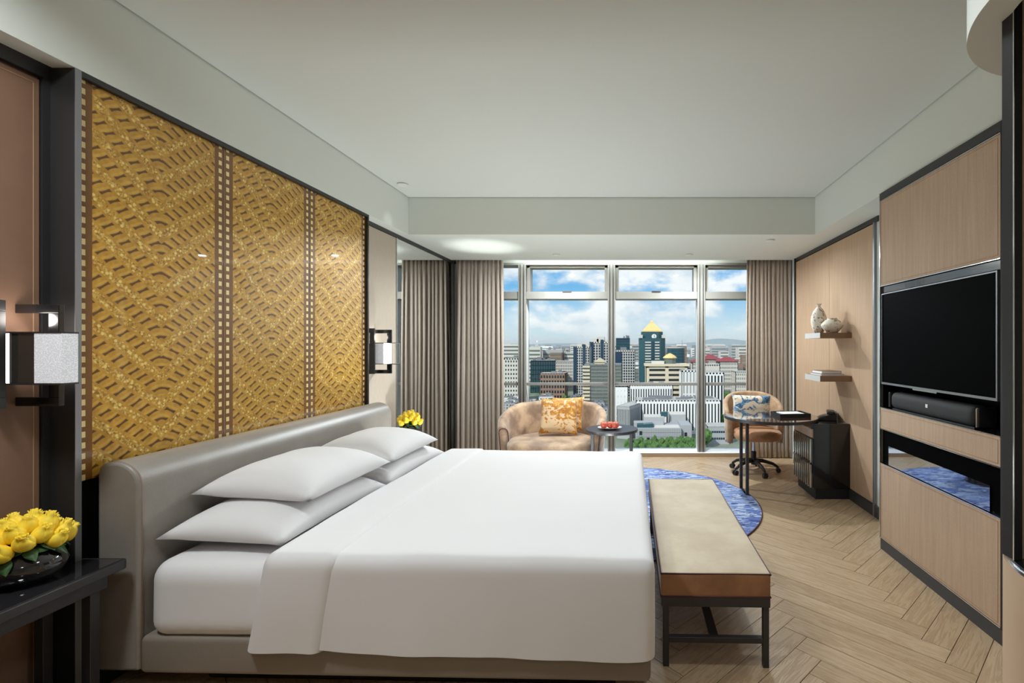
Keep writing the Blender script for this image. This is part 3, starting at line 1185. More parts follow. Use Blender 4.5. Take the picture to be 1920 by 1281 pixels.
# ------------------------------------------------------------------ upholstered shells
def shell(mb, c, A, B, phim, z0, hfun, thick, lean, n=48, cap=6, pw=1.0):
    """barrel back: ellipse arc from arm to arm, rounded top edge, leaning outward."""
    rows = []
    for i in range(n + 1):
        ph = -phim + 2 * phim * i / n
        h = hfun(ph / phim)
        nx, ny = math.sin(ph), math.cos(ph)
        sec = []
        hz = h - thick / 2
        for d, z in [(-thick / 2, z0), (-thick / 2, z0 + (hz - z0) * 0.5), (-thick / 2, hz)]:
            sec.append((d, z))
        for k in range(1, cap):
            a = PI - PI * k / cap
            sec.append((thick / 2 * math.cos(a), hz + thick / 2 * math.sin(a)))
        for d, z in [(thick / 2, hz), (thick / 2, z0 + (hz - z0) * 0.5), (thick / 2, z0)]:
            sec.append((d, z))
        row = []
        for d, z in sec:
            o = d + lean * ((z - z0) / 0.4) ** 1.5
            row.append((c[0] + (A + o) * nx, c[1] + (B + o) * ny, z))
        rows.append(row)
    m = len(rows[0])
    vs = [p for r in rows for p in r]
    fs = []
    for i in range(n):
        for j in range(m - 1):
            fs.append((i * m + j, (i + 1) * m + j, (i + 1) * m + j + 1, i * m + j + 1))
        fs.append((i * m + m - 1, (i + 1) * m + m - 1, (i + 1) * m, i * m))
    fs.append(tuple(range(m)))
    fs.append(tuple(n * m + k for k in reversed(range(m))))
    return mb.add(vs, fs), rows


def seat_pad(c, A, B, z0, z1, front, n=56, puff=0.02):
    """D-shaped cushion: elliptical at the back, fuller at the front."""
    def rad(a):
        x, y = math.cos(a), math.sin(a)
        b = B if y > 0 else front
        p = 2.6 if y < 0 else 2.0
        return (abs(x / A) ** p + abs(y / b) ** p) ** (-1 / p)
    mb = MB()
    r = (z1 - z0) / 2
    prof = [(0.0, z0), (0.6, z0), (1.0, z0 + 0.0)]
    secs = [(0.0, z0, 0), (0.7, z0, 0), (1.0, z0, -r * 0.8)]
    for k in range(0, 7):
        a = -PI / 2 + PI * k / 6
        secs.append((1.0, (z0 + z1) / 2 + r * math.sin(a), -r * 0.8 + r * 0.8 * math.cos(a)))
    secs += [(0.8, z1 + puff * 0.5, 0), (0.5, z1 + puff, 0), (0.2, z1 + puff * 1.2, 0), (0.0, z1 + puff * 1.2, 0)]
    m = len(secs)
    vs, fs = [], []
    for i in range(n):
        a = 2 * PI * i / n
        R = rad(a)
        for k, z, off in secs:
            q = max(0.0, R * k + off)
            vs.append((c[0] + q * math.cos(a), c[1] + q * math.sin(a), z))
    for i in range(n):
        for j in range(m - 1):
            a, b = i * m + j, ((i + 1) % n) * m + j
            fs.append((a, b, b + 1, a + 1))
    return mb.add(vs, fs)


# tub sofa under the window
SX, SY = -0.90, 5.72
sf = thing('tub_sofa', 'small rounded beige velvet sofa in front of the window', 'sofa', (SX, SY, 0.0))
sh, rows = shell(MB(), (SX, SY), 0.545, 0.50, 2.0, 0.10,
                 lambda t: 0.80 - 0.03 * abs(t) - 0.22 * max(0.0, abs(t) - 0.42) ** 1.3 * 1.9, 0.10, 0.028)
so = weld(sh.build('back_and_arms', M['sofa_velvet'], sf, smooth=180))
for i in (0, len(rows) - 1):
    MB().tube(rows[i], 0.006, 6, closed=True).build('piping', M['piping'], so, smooth=180)
ft = weld(seat_pad((SX, SY - 0.02), 0.50, 0.44, 0.10, 0.28, 0.47, puff=0.0).build('seat_base', M['sofa_velvet'], sf, smooth=180))
stp = weld(seat_pad((SX, SY - 0.03), 0.505, 0.43, 0.285, 0.425, 0.49).build('seat_cushion', M['sofa_velvet'], sf, smooth=180))
for sx in (-0.36, 0.36):
    for sy in (-0.33, 0.33):
        MB().lathe([(0.014, 0.0), (0.022, 0.11)], (SX + sx, SY + sy, 0), 12).build('leg', M['matt_black'], sf, smooth=40)


def cushion(label, loc, a, b, h, rot, m, seed, group=None):
    o = weld(pillow(MB(), a, b, h, n=22, flat=1.0, pin=0.08, sharp=0.5, seed=seed, wr=0.006).build('cushion', m, None, smooth=180, local=True))
    o.location = loc
    o.rotation_euler = rot
    tag(o, label, 'cushion', group)
    return o


cushion('front gold and cream printed cushion on the sofa', (-0.83, 5.74, 0.665), 0.225, 0.215, 0.062, (math.radians(68), math.radians(2), math.radians(4)), M['gold_cushion'], 3, 'printed cushions on the sofa')
cushion('gold printed cushion tucked behind another on the sofa', (-0.76, 5.90, 0.675), 0.215, 0.205, 0.055, (math.radians(70), math.radians(-3), math.radians(-16)), M['gold_cushion'], 8, 'printed cushions on the sofa')

# ------------------------------------------------------------------ side table with fruit
TX, TY = -0.19, 5.28
st = thing('side_table', 'small round dark metal side table beside the sofa', 'table', (TX, TY, 0.0))
MB().lathe([(0.262, 0.570), (0.278, 0.570), (0.280, 0.573), (0.280, 0.600), (0.272, 0.603), (0.262, 0.603)], (TX, TY, 0), 56).build('top_ring', M['bench_metal'], st, smooth=40)
MB().lathe([(0.0, 0.578), (0.264, 0.578), (0.264, 0.597), (0.0, 0.597)], (TX, TY, 0), 56).build('glass_top', M['dark_glass'], st, smooth=40)
for a in (PI + 0.25, PI - 0.15, -0.25, 0.15):
    x, y = TX + 0.215 * math.cos(a), TY + 0.215 * math.sin(a)
    box(x - 0.016, x + 0.016, y - 0.012, y + 0.012, 0.02, 0.572).build('leg', M['bench_metal'], st, bevel=0.002)
MB().lathe([(0.0, 0.0), (0.235, 0.0), (0.238, 0.01), (0.235, 0.02), (0.0, 0.02)], (TX, TY, 0), 40).build('base', M['bench_metal'], st, smooth=40)
plt = MB().lathe([(0.0, 0.0), (0.06, 0.0), (0.07, 0.004), (0.115, 0.020), (0.118, 0.022), (0.112, 0.022), (0.07, 0.009), (0.0, 0.007)], (TX - 0.02, TY - 0.06, 0.604), 40, 1.1, 0.85).build('plate', M['porcelain'], None, smooth=50)
tag(plt, 'white plate of peaches on the round side table', 'plate')
for dx, dy, r, wh in ((-0.062, -0.065, 0.040, 'leftmost'), (0.006, -0.045, 0.040, 'middle'), (0.060, -0.07, 0.041, 'rightmost')):
    lab = {'leftmost': 'left peach of three', 'middle': 'middle peach of three', 'rightmost': 'right peach of three'}[wh] + ' on the white plate'
    pc = thing('peach', lab, 'peach', (TX - 0.02 + dx, TY + dy, 0.612), group='peaches on the plate')
    prf = []
    for k in range(15):
        a = -PI / 2 + PI * k / 14
        rr = r * math.cos(a)
        zz = r * 0.92 + r * 0.92 * math.sin(a) - 0.010 * math.exp(-(rr / 0.010) ** 2) * (1 if a > 0 else 0)
        prf.append((max(0.0, rr), zz))
    MB().lathe(prf, tuple(pc.location), 24).build('fruit', M['peach'], pc, smooth=180)
    MB().tube([pc.location + Vector((0, 0, r * 1.66)), pc.location + Vector((0.003, 0, r * 1.66 + 0.012))], 0.002, 5).build('stalk', M['shelf_wood'], pc, smooth=180)

# ------------------------------------------------------------------ desk and cabinet
DX, DY = 1.475, 5.10
dk = thing('desk', 'round dark polished desk top on slim paired metal legs', 'desk', (DX, DY, 0.0))
MB().lathe([(0.0, 0.738), (0.462, 0.738), (0.470, 0.742), (0.470, 0.764), (0.466, 0.768), (0.0, 0.768)], (DX, DY, 0), 80).build('top', M['desk_top'], dk, smooth=40)
MB().lathe([(0.4705, 0.738), (0.474, 0.738), (0.474, 0.766), (0.4705, 0.766)], (DX, DY, 0), 80).build('rim', M['bench_metal'], dk, smooth=40)
for y in (4.846, 5.11):
    box(1.158, 1.188, y - 0.015, y + 0.015, 0.0, 0.738).build('leg', M['bench_metal'], dk, bevel=0.002)
box(1.16, 1.186, 4.861, 5.095, 0.0, 0.012).build('foot_bar', M['bench_metal'], dk)

cb = thing('desk_cabinet', 'low black lacquer cabinet with a slatted door under the desk', 'cabinet', (1.96, 4.97, 0.0))
C0, C1, D0, D1 = 1.765, XR - 0.015, 4.74, 5.26
bod = MB()
bod.box(C0 + 0.03, C1, D0, D1, 0.10, 0.736)
bod.build('body', M['black'], cb, bevel=0.003)
box(C0, C0 + 0.03, D0, D1, 0.69, 0.736).build('top_rail', M['black'], cb)
box(C0 + 0.012, C0 + 0.03, D0 + 0.01, D1 - 0.01, 0.60, 0.685).build('niche_reflection', M['tan'], cb, bevel=0.002)  # tan front drawn for the beige reflection inside an open niche
dr = box(C0 + 0.014, C0 + 0.03, D0 + 0.01, D1 - 0.01, 0.11, 0.585).build('door', M['dark_glass'], cb, bevel=0.002)
nsl = 9
for k in range(nsl):
    y = D0 + 0.025 + (D1 - D0 - 0.05) * k / (nsl - 1)
    box(C0 + 0.002, C0 + 0.014, y - 0.007, y + 0.007, 0.11, 0.585).build('slat', M['chrome'], dr)
box(C0 + 0.0, C0 + 0.014, D0 + 0.01, D1 - 0.01, 0.335, 0.355).build('cross_rail', M['black'], dr)
box(C0 + 0.05, C1, D0 + 0.01, D1 - 0.02, 0.0, 0.10).build('plinth', M['matt_black'], cb, bevel=0.003)

# things on the desk
tr = thing('leather_tray', 'shallow black leather tray with paper on the desk', 'tray', (1.68, 5.08, 0.768), 0.12)
MB().box(-0.165, 0.165, -0.12, 0.12, 0.0, 0.008).build('base', M['matt_black'], tr, local=True)
rim = MB()
rim.box(-0.165, 0.165, -0.12, -0.11, 0.008, 0.034)
rim.box(-0.165, 0.165, 0.11, 0.12, 0.008, 0.034)
rim.box(-0.165, -0.155, -0.11, 0.11, 0.008, 0.034)
rim.box(0.155, 0.165, -0.11, 0.11, 0.008, 0.034)
rim.build('rim', M['matt_black'], tr, local=True)
pp = tag(box(-0.115, 0.115, -0.085, 0.085, 0.0, 0.022).build('writing_pad', M['paper'], None, local=True), 'white writing pad lying in the black leather tray', 'notepad')
pp.location = (1.68, 5.085, 0.777)
pp.rotation_euler = (0, 0, 0.12)
ph = thing('telephone', 'black telephone on the low cabinet at the right end of the desk', 'telephone', (2.03, 5.0, 0.737), -0.35)
MB().prism([(-0.09, 0.0), (0.09, 0.0), (0.09, 0.085), (-0.09, 0.025)], -0.08, 0.08, 'y').build('base', M['plastic'], ph, local=True, bevel=0.006)
MB().rbox(-0.035, 0.04, -0.095, 0.095, 0.075, 0.105, 0.012, (3, 6, 2), lambda p: p + Vector((0.03, 0, 0.012 * (abs(p.y) / 0.095) ** 2 * -1))).build('handset', M['plastic'], ph, smooth=60, local=True)
MB().prism([(-0.075, 0.0325), (-0.02, 0.0508), (-0.02, 0.0535), (-0.075, 0.0352)], -0.06, 0.06, 'y').build('keypad', M['dark_metal'], ph, local=True)

# ------------------------------------------------------------------ desk chair
HX, HY = 1.475, 5.78
ch = thing('desk_chair', 'beige velvet swivel chair on a five-star base with casters', 'chair', (HX, HY, 0.0))
sh, rows = shell(MB(), (HX, HY), 0.305, 0.275, 1.9, 0.36,
                 lambda t: 0.935 - 0.26 * abs(t) ** 2.4, 0.055, 0.022, n=40)
bk_ = weld(sh.build('backrest', M['chair_velvet'], ch, smooth=180))
weld(seat_pad((HX + 0.02, HY - 0.06), 0.275, 0.25, 0.41, 0.515, 0.29, n=40, puff=0.012).build('seat', M['rust_velvet'], ch, smooth=180))
MB().lathe([(0.09, 0.385), (0.10, 0.41), (0.0, 0.41)], (HX, HY, 0), 20).build('seat_plate', M['plastic'], ch, smooth=40)
MB().lathe([(0.018, 0.24), (0.018, 0.39)], (HX, HY, 0), 16).build('gas_lift', M['chrome'], ch, smooth=40)
MB().lathe([(0.03, 0.09), (0.032, 0.24), (0.022, 0.25)], (HX, HY, 0), 16).build('column', M['plastic'], ch, smooth=40)
for k in range(5):
    a = math.radians(-78 + 72 * k)
    d = Vector((math.cos(a), math.sin(a), 0))
    c = Vector((HX, HY, 0))
    s = d.cross(Vector((0, 0, 1)))
    sp = MB().tube([c + Vector((0, 0, 0.135)), c + d * 0.10 + Vector((0, 0, 0.135)), c + d * 0.22 + Vector((0, 0, 0.105)), c + d * 0.275 + Vector((0, 0, 0.07))], [0.026, 0.023, 0.018, 0.015], 8)
    sp.build('spoke', M['plastic'], ch, smooth=180)
    w = c + d * 0.285
    cs = MB()
    for sg in (-1, 1):
        q = w + s * 0.017 * sg
        pts = []
        cs.tube([q - s * 0.009 + Vector((0, 0, 0.028)), q + s * 0.009 + Vector((0, 0, 0.028))], 0.028, 14)
    cs.tube([w + Vector((0, 0, 0.028)), w + Vector((0, 0, 0.075))], 0.008, 6)
    cs.build('caster', M['plastic'], ch, smooth=50)
cushion('cream lumbar cushion with blue floral print on the desk chair', (1.445, 5.76, 0.80), 0.23, 0.115, 0.055, (math.radians(74), math.radians(1), math.radians(-4)), M['blue_cushion'], 6)

# ------------------------------------------------------------------ wall shelves, vases, books
for nm, z0, z1 in (('upper', 1.572, 1.624), ('lower', 1.150, 1.205)):
    sh_ = thing('wall_shelf', {'upper': 'floating shelf holding two ceramic vases on the tan wall', 'lower': 'floating shelf holding books on the tan wall'}[nm],
                'shelf', (2.0, 4.9, z0), group='floating shelves by the desk')
    box(1.846, XR - 0.0145, 4.705, 5.105, z0, z1).build('board', M['shelf_wood'], sh_, bevel=0.002)
    box(1.842, 1.846, 4.705, 5.105, z0, z1).build('front_edge', M['shelf_face'], sh_)
v1 = MB().lathe([(0.0, 0.0), (0.038, 0.0), (0.046, 0.01), (0.066, 0.06), (0.078, 0.12), (0.076, 0.165), (0.055, 0.225), (0.030, 0.258), (0.017, 0.272), (0.016, 0.282), (0.028, 0.298), (0.030, 0.302),
                 (0.025, 0.302), (0.012, 0.282), (0.012, 0.26), (0.0, 0.25)], (1.945, 5.0, 1.6245), 36).build('tall_vase', M['vase'], None, smooth=60)
tag(v1, 'tall slender-necked speckled ceramic vase on the upper shelf', 'vase')
v2 = MB().lathe([(0.0, 0.0), (0.048, 0.0), (0.056, 0.006), (0.086, 0.042), (0.104, 0.070), (0.106, 0.078), (0.098, 0.090), (0.070, 0.120), (0.048, 0.134), (0.046, 0.140), (0.050, 0.144),
                 (0.044, 0.144), (0.040, 0.134), (0.080, 0.085), (0.0, 0.03)], (2.005, 4.815, 1.6245), 36).build('squat_vase', M['vase'], None, smooth=60)
tag(v2, 'squat wide speckled ceramic vase on the upper shelf', 'vase')
for k, (x0, x1, y0, y1, z, h, lab) in enumerate(((1.868, 2.095, 4.745, 5.03, 1.2055, 0.017, 'larger pale book at the bottom of the pair on the lower shelf'),
                                                 (1.880, 2.075, 4.765, 5.01, 1.224, 0.026, 'thicker book lying on top of the pair on the lower shelf'))):
    b = thing('book', lab, 'book', ((x0 + x1) / 2, (y0 + y1) / 2, z), group='books on the lower shelf')
    box(x0 + 0.004, x1 - 0.003, y0 + 0.003, y1 - 0.003, z + 0.0022, z + h - 0.0022).build('pages', M['paper'], b)
    cv = MB()
    cv.box(x0, x1, y0, y1, z, z + 0.002).box(x0, x1, y0, y1, z + h - 0.002, z + h).box(x1 - 0.002, x1, y0, y1, z + 0.002, z + h - 0.002)
    cv.build('cover', M['shelf_face'] if k == 0 else M['shelf_wood'], b)

# ------------------------------------------------------------------ media wall unit
UX, UY0, UY1 = 1.855, 2.42, 3.605
UB = XR - 0.002
mu = thing('media_cabinet', 'built-in media unit with tan leather panels and black niches', 'cabinet', (2.0, 3.0, 0.0))
cs = MB()
cs.box(UX + 0.012, UB, UY0, UY0 + 0.03, 0.0, ZS - 0.002)
cs.box(UX + 0.012, UB, UY1 - 0.02, UY1, 0.0, ZS - 0.002)
cs.box(UB - 0.02, UB, UY0 + 0.03, UY1 - 0.02, 0.0, ZS - 0.002)
for z0, z1 in ((0.0, 0.085), (0.62, 0.634), (0.882, 0.896), (1.034, 1.046), (1.885, 1.93), (2.565, ZS - 0.002)):
    cs.box(UX + 0.012, UB - 0.02, UY0 + 0.03, UY1 - 0.02, z0, z1)
cs.build('carcass', M['black'], mu)


def leather_front(y0, y1, z0, z1):
    o = box(UX, UX + 0.02, y0, y1, z0, z1).build('leather_front', M['tan'], mu, bevel=0.003)
    s = MB()
    i = 0.016
    for a, b, c, d in ((y0 + i, y1 - i, z0 + i, z0 + i + 0.0025), (y0 + i, y1 - i, z1 - i - 0.0025, z1 - i), (y0 + i, y0 + i + 0.0025, z0 + i, z1 - i), (y1 - i - 0.0025, y1 - i, z0 + i, z1 - i)):
        s.box(UX - 0.0012, UX + 0.001, a, b, c, d)
    s.build('stitching', M['tan_edge'], o)
    for a, b, c, d in ((y0, y1, z1, z1 + 0.004), (y0, y1, z0 - 0.004, z0)):
        box(UX - 0.002, UX + 0.02, a, b, c, d).build('metal_trim', M['chrome'], o)


leather_front(UY0 + 0.014, UY1 - 0.008, 0.089, 0.632)
leather_front(UY0 + 0.014, UY1 - 0.008, 0.889, 1.042)
leather_front(UY0 + 0.014, UY1 - 0.008, 1.938, 2.562)
box(UX + 0.004, UX + 0.012, UY0, UY1, 0.0, 0.083).build('plinth', M['plinth'], mu)
box(UX - 0.003, UX + 0.012, UY0, UY0 + 0.010, 0.083, ZS - 0.002).build('side_frame', M['matt_black'], mu)
box(UX - 0.003, UX + 0.012, UY0 + 0.010, UY1, 2.57, ZS - 0.002).build('top_frame', M['dark_metal'], mu)
box(UX - 0.003, UX + 0.012, UY1 - 0.006, UY1 + 0.004, 0.083, 2.57).build('end_trim', M['chrome'], mu)
box(UX + 0.010, UX + 0.014, UY0 + 0.10, UY1 - 0.10, 0.640, 0.775).build('mirror_strip', M['dark_mirror'], mu)
box(UX + 0.016, UX + 0.03, UY0 + 0.032, UY1 - 0.022, 0.634, 0.882).build('niche_glass', M['screen'], mu)

tv = thing('television', 'large black flat television set in the media unit', 'television', (1.9, 3.0, 1.22))
box(UX + 0.006, UX + 0.05, UY0 + 0.045, UY1 - 0.026, 1.232, 1.872).build('screen', M['screen'], tv)
bz = MB()
bz.box(UX, UX + 0.05, UY0 + 0.036, UY1 - 0.022, 1.218, 1.232)
bz.box(UX, UX + 0.05, UY0 + 0.036, UY0 + 0.045, 1.232, 1.872)
bz.box(UX, UX + 0.05, UY1 - 0.026, UY1 - 0.022, 1.232, 1.872)
bz.box(UX, UX + 0.05, UY0 + 0.036, UY1 - 0.022, 1.872, 1.879)
bz.build('bezel', M['edge_metal'], tv)
box(UX + 0.006, UX + 0.04, 2.95, 3.20, 1.208, 1.218).build('sensor_bar', M['chrome'], tv)
box(UX + 0.05, UB - 0.03, 2.8, 3.2, 1.35, 1.75).build('wall_mount', M['matt_black'], tv)

sb = thing('soundbar', 'long rounded black soundbar in the niche under the television', 'speaker', (1.93, 3.05, 1.047))
MB().rbox(1.872, 1.985, 2.645, 3.505, 1.050, 1.168, 0.042, (2, 24, 2)).build('body', M['speaker'], sb, smooth=60)
for y in (2.618, 3.509):
    MB().rbox(1.876, 1.981, y, y + 0.022, 1.052, 1.165, 0.010, (2, 1, 2)).build('end_cap', M['plastic'], sb, smooth=50)
box(1.8745, 1.880, 2.628, 2.634, 1.058, 1.158).build('end_strip', M['chrome'], sb)
box(1.8702, 1.8722, 3.055, 3.077, 1.108, 1.130).build('badge', M['paper'], sb)
box(1.885, 1.975, 2.66, 3.49, 1.046, 1.052).build('foot_pad', M['matt_black'], sb)

# ------------------------------------------------------------------ round drum cabinet at the right edge
RX, RY, RR = 1.59, 1.417, 0.40
dm = thing('drum_cabinet', 'curved tan leather drum cabinet with a black top at the right edge', 'cabinet', (RX, RY, 0.0))
MB().lathe([(0.0, 0.0), (RR - 0.004, 0.0), (RR, 0.01), (RR, 0.80), (0.0, 0.80)], (RX, RY, 0), 96).build('drum', M['tub_leather'], dm, smooth=40)
MB().lathe([(RR - 0.003, 0.80), (RR + 0.001, 0.80), (RR + 0.001, 0.81), (RR - 0.003, 0.81)], (RX, RY, 0), 96).build('metal_rim', M['chrome'], dm, smooth=40)
MB().lathe([(0.0, 0.80), (RR - 0.003, 0.80), (RR - 0.003, 0.822), (RR - 0.02, 0.825), (0.0, 0.825)], (RX, RY, 0), 96).build('top', M['black'], dm, smooth=40)
sc = thing('wardrobe_screen', 'black framed upright tan panel standing on the drum cabinet', 'panel', (RX, 1.56, 0.825))
box(1.208, 1.236, 1.53, 1.58, 0.825, 2.80).build('post', M['matt_black'], sc, bevel=0.002)
box(1.2065, 1.209, 1.528, 1.532, 0.825, 2.80).build('edge_strip', M['chrome'], sc)
box(1.236, 1.93, 1.54, 1.57, 0.825, 2.80).build('leather_panel', M['tan'], sc)
bh = sroot('ceiling_drum', (RX, RY, 2.55))
bh.name = 'trim_8'
RO = 0.50
MB().lathe([(RR, 2.99), (RR, 2.55), (RO, 2.55), (RO, 2.995), (RR, 2.995)], (RX, RY, 0), 96).build('bulkhead', M['soffit'], bh, smooth=40)
MB().lathe([(0.0, 2.80), (RR, 2.80), (RR, 2.81), (0.0, 2.81)], (RX, RY, 0), 64).build('recess_top', M['matt_black'], bh, smooth=40)
MB().lathe([(RR - 0.001, 2.80), (RR - 0.001, 2.56), (RR - 0.006, 2.56), (RR - 0.006, 2.80)], (RX, RY, 0), 96).build('recess_lining', M['dark_metal'], bh, smooth=40)


# ------------------------------------------------------------------ downlights and added ceiling fill
def lamp(name, label, x, y, z, r, power, size, group, spread=PI * 0.9, col=(0.90, 0.975, 1.0)):
    t = thing(name, label, 'light', (x, y, z), group=group)
    MB().lathe([(r * 0.72, -0.002), (r, -0.004), (r, -0.010), (r * 0.92, -0.014), (r * 0.72, -0.010)], (x, y, z), 32).build('trim_ring', M['white_trim'], t, smooth=50)
    MB().lathe([(0.0, -0.003), (r * 0.72, -0.003), (r * 0.72, -0.006), (0.0, -0.006)], (x, y, z), 28).build('lens', M['lens'], t, smooth=50)
    l = bpy.data.lights.new('light_source', 'AREA')
    l.shape = 'DISK'
    l.size = size
    l.energy = power
    l.color = col
    l.spread = spread
    o = bpy.data.objects.new('light_source', l)
    COL.objects.link(o)
    o.parent = t
    o.location = (0, 0, -0.016)
    return t


GD = 'recessed downlights'
lamp('downlight', 'small recessed downlight in the tray ceiling over the far nightstand', -2.10, 4.52, ZT, 0.05, 0.25, 0.07, GD, 1.0)
lamp('downlight', 'small recessed downlight in the window soffit above the sofa', -0.90, 6.0, ZS, 0.045, 44, 0.07, GD, 3.0)
lamp('downlight', 'small recessed downlight in the window soffit, middle of three', 0.74, 6.0, ZS, 0.045, 44, 0.07, GD, 3.0)
lamp('downlight', 'small recessed downlight in the soffit above the desk', 1.50, 5.18, ZS, 0.045, 3.5, 0.07, GD, 2.9)
GL = 'added fill lamps over the near half of the room'  # unseen lamps added to brighten the near half of the room
for x, y, pw, wh in ((-1.75, 0.95, 35, 'headboard'), (0.5, 1.75, 9, 'media wall')):
    lamp('added_ceiling_lamp', 'added round fill lamp over the near side of the bed, %s side' % wh, x, y, ZT, 0.26, pw, 0.36, GL)


lamp('added_ceiling_lamp', 'added round fill lamp over the entrance end of the room', 0.2, -0.9, ZT, 0.26, 9, 0.36, GL)


def unseen_can_uplight(label, x, y, kind, pw, r=0.06):  # out of sight; the wide pair is added to brighten the ceiling
    t = thing('unseen_uplight', label, 'lamp', (x, y, 0.0), group='unseen uplights set on the floor behind the bed')
    MB().lathe([(0.0, 0.0), (r - 0.005, 0.0), (r, 0.005), (r, 0.15), (r - 0.01, 0.15), (r - 0.01, 0.10), (0.0, 0.10)], (x, y, 0), 28).build('can', M['matt_black'], t, smooth=40)
    l = bpy.data.lights.new('light_source', kind)
    l.energy, l.color = pw, (0.93, 1.0, 0.97)
    if kind == 'SPOT':
        l.spot_size, l.spot_blend, l.shadow_soft_size = math.radians(24), 1.0, 0.03
    else:
        l.shape, l.size = 'DISK', r * 1.6
    o = bpy.data.objects.new('light_source', l)
    COL.objects.link(o)
    o.parent = t
    o.location = (0, 0, 0.148)
    o.rotation_euler = (PI, 0, 0)


unseen_can_uplight('unseen small can uplight on the floor beside the sofa, for the soffit glow', -1.66, 5.55, 'SPOT', 190)
unseen_can_uplight('added wide fill uplight on the floor behind the bed, headboard end', -1.45, 4.45, 'AREA', 17, 0.09)
unseen_can_uplight('added wide fill uplight on the floor behind the bed, foot end', -0.30, 4.40, 'AREA', 17, 0.09)

# added fill strip in the curtain pocket, standing in for strong window daylight
ll = thing('daylight_fill_strip', 'added fill strip hidden in the curtain pocket, standing in for daylight', 'light', (-0.04, 6.575, 2.685))
hs = MB()
hs.box(-1.50, 1.42, 6.606, 6.616, 2.664, 2.72)
hs.box(-1.50, 1.42, 6.56, 6.606, 2.712, 2.72)
hs.build('housing', M['white_trim'], ll)
ar = bpy.data.lights.new('light_source', 'AREA')
ar.shape = 'RECTANGLE'
ar.size = 2.6
ar.size_y = 0.05
ar.energy = 72
ar.spread = 1.9
ar.color = (0.90, 0.975, 1.0)
aro = bpy.data.objects.new('light_source', ar)
COL.objects.link(aro)
aro.parent = ll
aro.location = (-0.14, 0.012, 0.006)
aro.rotation_euler = Vector((0, -1.0, -0.04)).to_track_quat('-Z', 'Y').to_euler()

# ------------------------------------------------------------------ the city outside
GZ = -68.5


def xz(px, py, Y):
    return (px - 1180.0) / 913.0 * Y, 1.5 - (py - 648.0) / 913.0 * Y


CM = {
    'white': mat('white_render', (0.80, 0.80, 0.78, 1), 0.8),
    'pale': mat('pale_concrete', rgb(206, 202, 192), 0.85),
    'cream': mat('cream_cladding', rgb(212, 200, 174), 0.8),
    'grey': mat('grey_cladding', rgb(166, 168, 168), 0.8),
    'midgrey': mat('mid_grey_stone', rgb(132, 132, 130), 0.85),
    'brown': mat('brown_brick', rgb(142, 116, 100), 0.85),
    'navy': mat('navy_glass', rgb(38, 62, 84), 0.25),
    'teal': mat('teal_glass', rgb(48, 84, 92), 0.22),
    'dark': mat('dark_glazing', rgb(36, 42, 46), 0.25),
    'greenish': mat('green_grey_glass', rgb(104, 114, 106), 0.3),
    'gold': mat('gold_roof', rgb(236, 200, 132), 0.5),
    'red': mat('red_tiles', rgb(142, 66, 68), 0.7),
    'roof': mat('flat_roof', rgb(186, 184, 176), 0.9, var=(0.2, rgb(160, 160, 156), 0.8)),
    'blue_roof': mat('blue_steel_roof', rgb(110, 134, 168), 0.6),
    'tree': mat('city_tree', rgb(84, 122, 58), 0.9, var=(0.6, rgb(46, 80, 34), 1.0)),
    'trunk': mat('tree_bark', rgb(90, 74, 58), 0.9),
    'ground': mat('city_ground', rgb(134, 138, 126), 0.95, var=(0.02, rgb(86, 110, 72), 1.0)),
    'hill': mat('hill_forest', rgb(92, 122, 116), 0.95),
    'hvac': mat('rooftop_plant', rgb(120, 124, 126), 0.7),
}

gr = box(-9000, 9000, 20, 15000, GZ - 5, GZ).build('ground_outside', CM['ground'])
struct(gr)
gr.name = 'floor_outside'


def block(mb_wall, mb_glass, w, d, h, nx, nz, fx, fz, z0=0.0, inset=0.5, sides=True, ndx=None):
    """glass core with proud piers (fx share of each bay) and spandrels (fz share of each storey)."""
    mb_glass.box(-w / 2 + inset, w / 2 - inset, inset, d - inset, z0, z0 + h - 0.3)
    if fx:
        pw = w / nx * fx
        for i in range(nx + 1):
            x = -w / 2 + pw / 2 + (w - pw) * i / nx
            mb_wall.box(x - pw / 2, x + pw / 2, 0, inset * 1.2, z0, z0 + h)
        if sides:
            nd = ndx or max(2, int(nx * d / w))
            pd = d / nd * fx
            for i in range(nd + 1):
                y = pd / 2 + (d - pd) * i / nd
                for sx in (-1, 1):
                    xa, xb = (-w / 2, -w / 2 + inset * 1.2) if sx < 0 else (w / 2 - inset * 1.2, w / 2)
                    mb_wall.box(xa, xb, y - pd / 2, y + pd / 2, z0, z0 + h)
    if fz:
        sh = h / nz * fz
        for i in range(nz + 1):
            z = z0 + sh / 2 + (h - sh) * i / nz
            mb_wall.box(-w / 2 + 0.06, w / 2 - 0.06, 0.06, d - 0.06, z - sh / 2, z + sh / 2)
    mb_wall.box(-w / 2, w / 2, 0, d, z0 + h - max(0.8, h * 0.03), z0 + h)


FOOT = []


def free(x, y, r):
    return all(x + r < a or x - r > b or y + r < c or y - r > d for a, b, c, d in FOOT)


def city_root(name, label, px0, px1, Y, rot=0.0, cat='building'):
    x0, _ = xz(px0, 648, Y)
    x1, _ = xz(px1, 648, Y)
    t = thing(name, label, cat, ((x0 + x1) / 2, Y, GZ), rot)
    FOOT.append((x0 - 3, x1 + 3, Y - 3, Y + 42))
    return t, x1 - x0


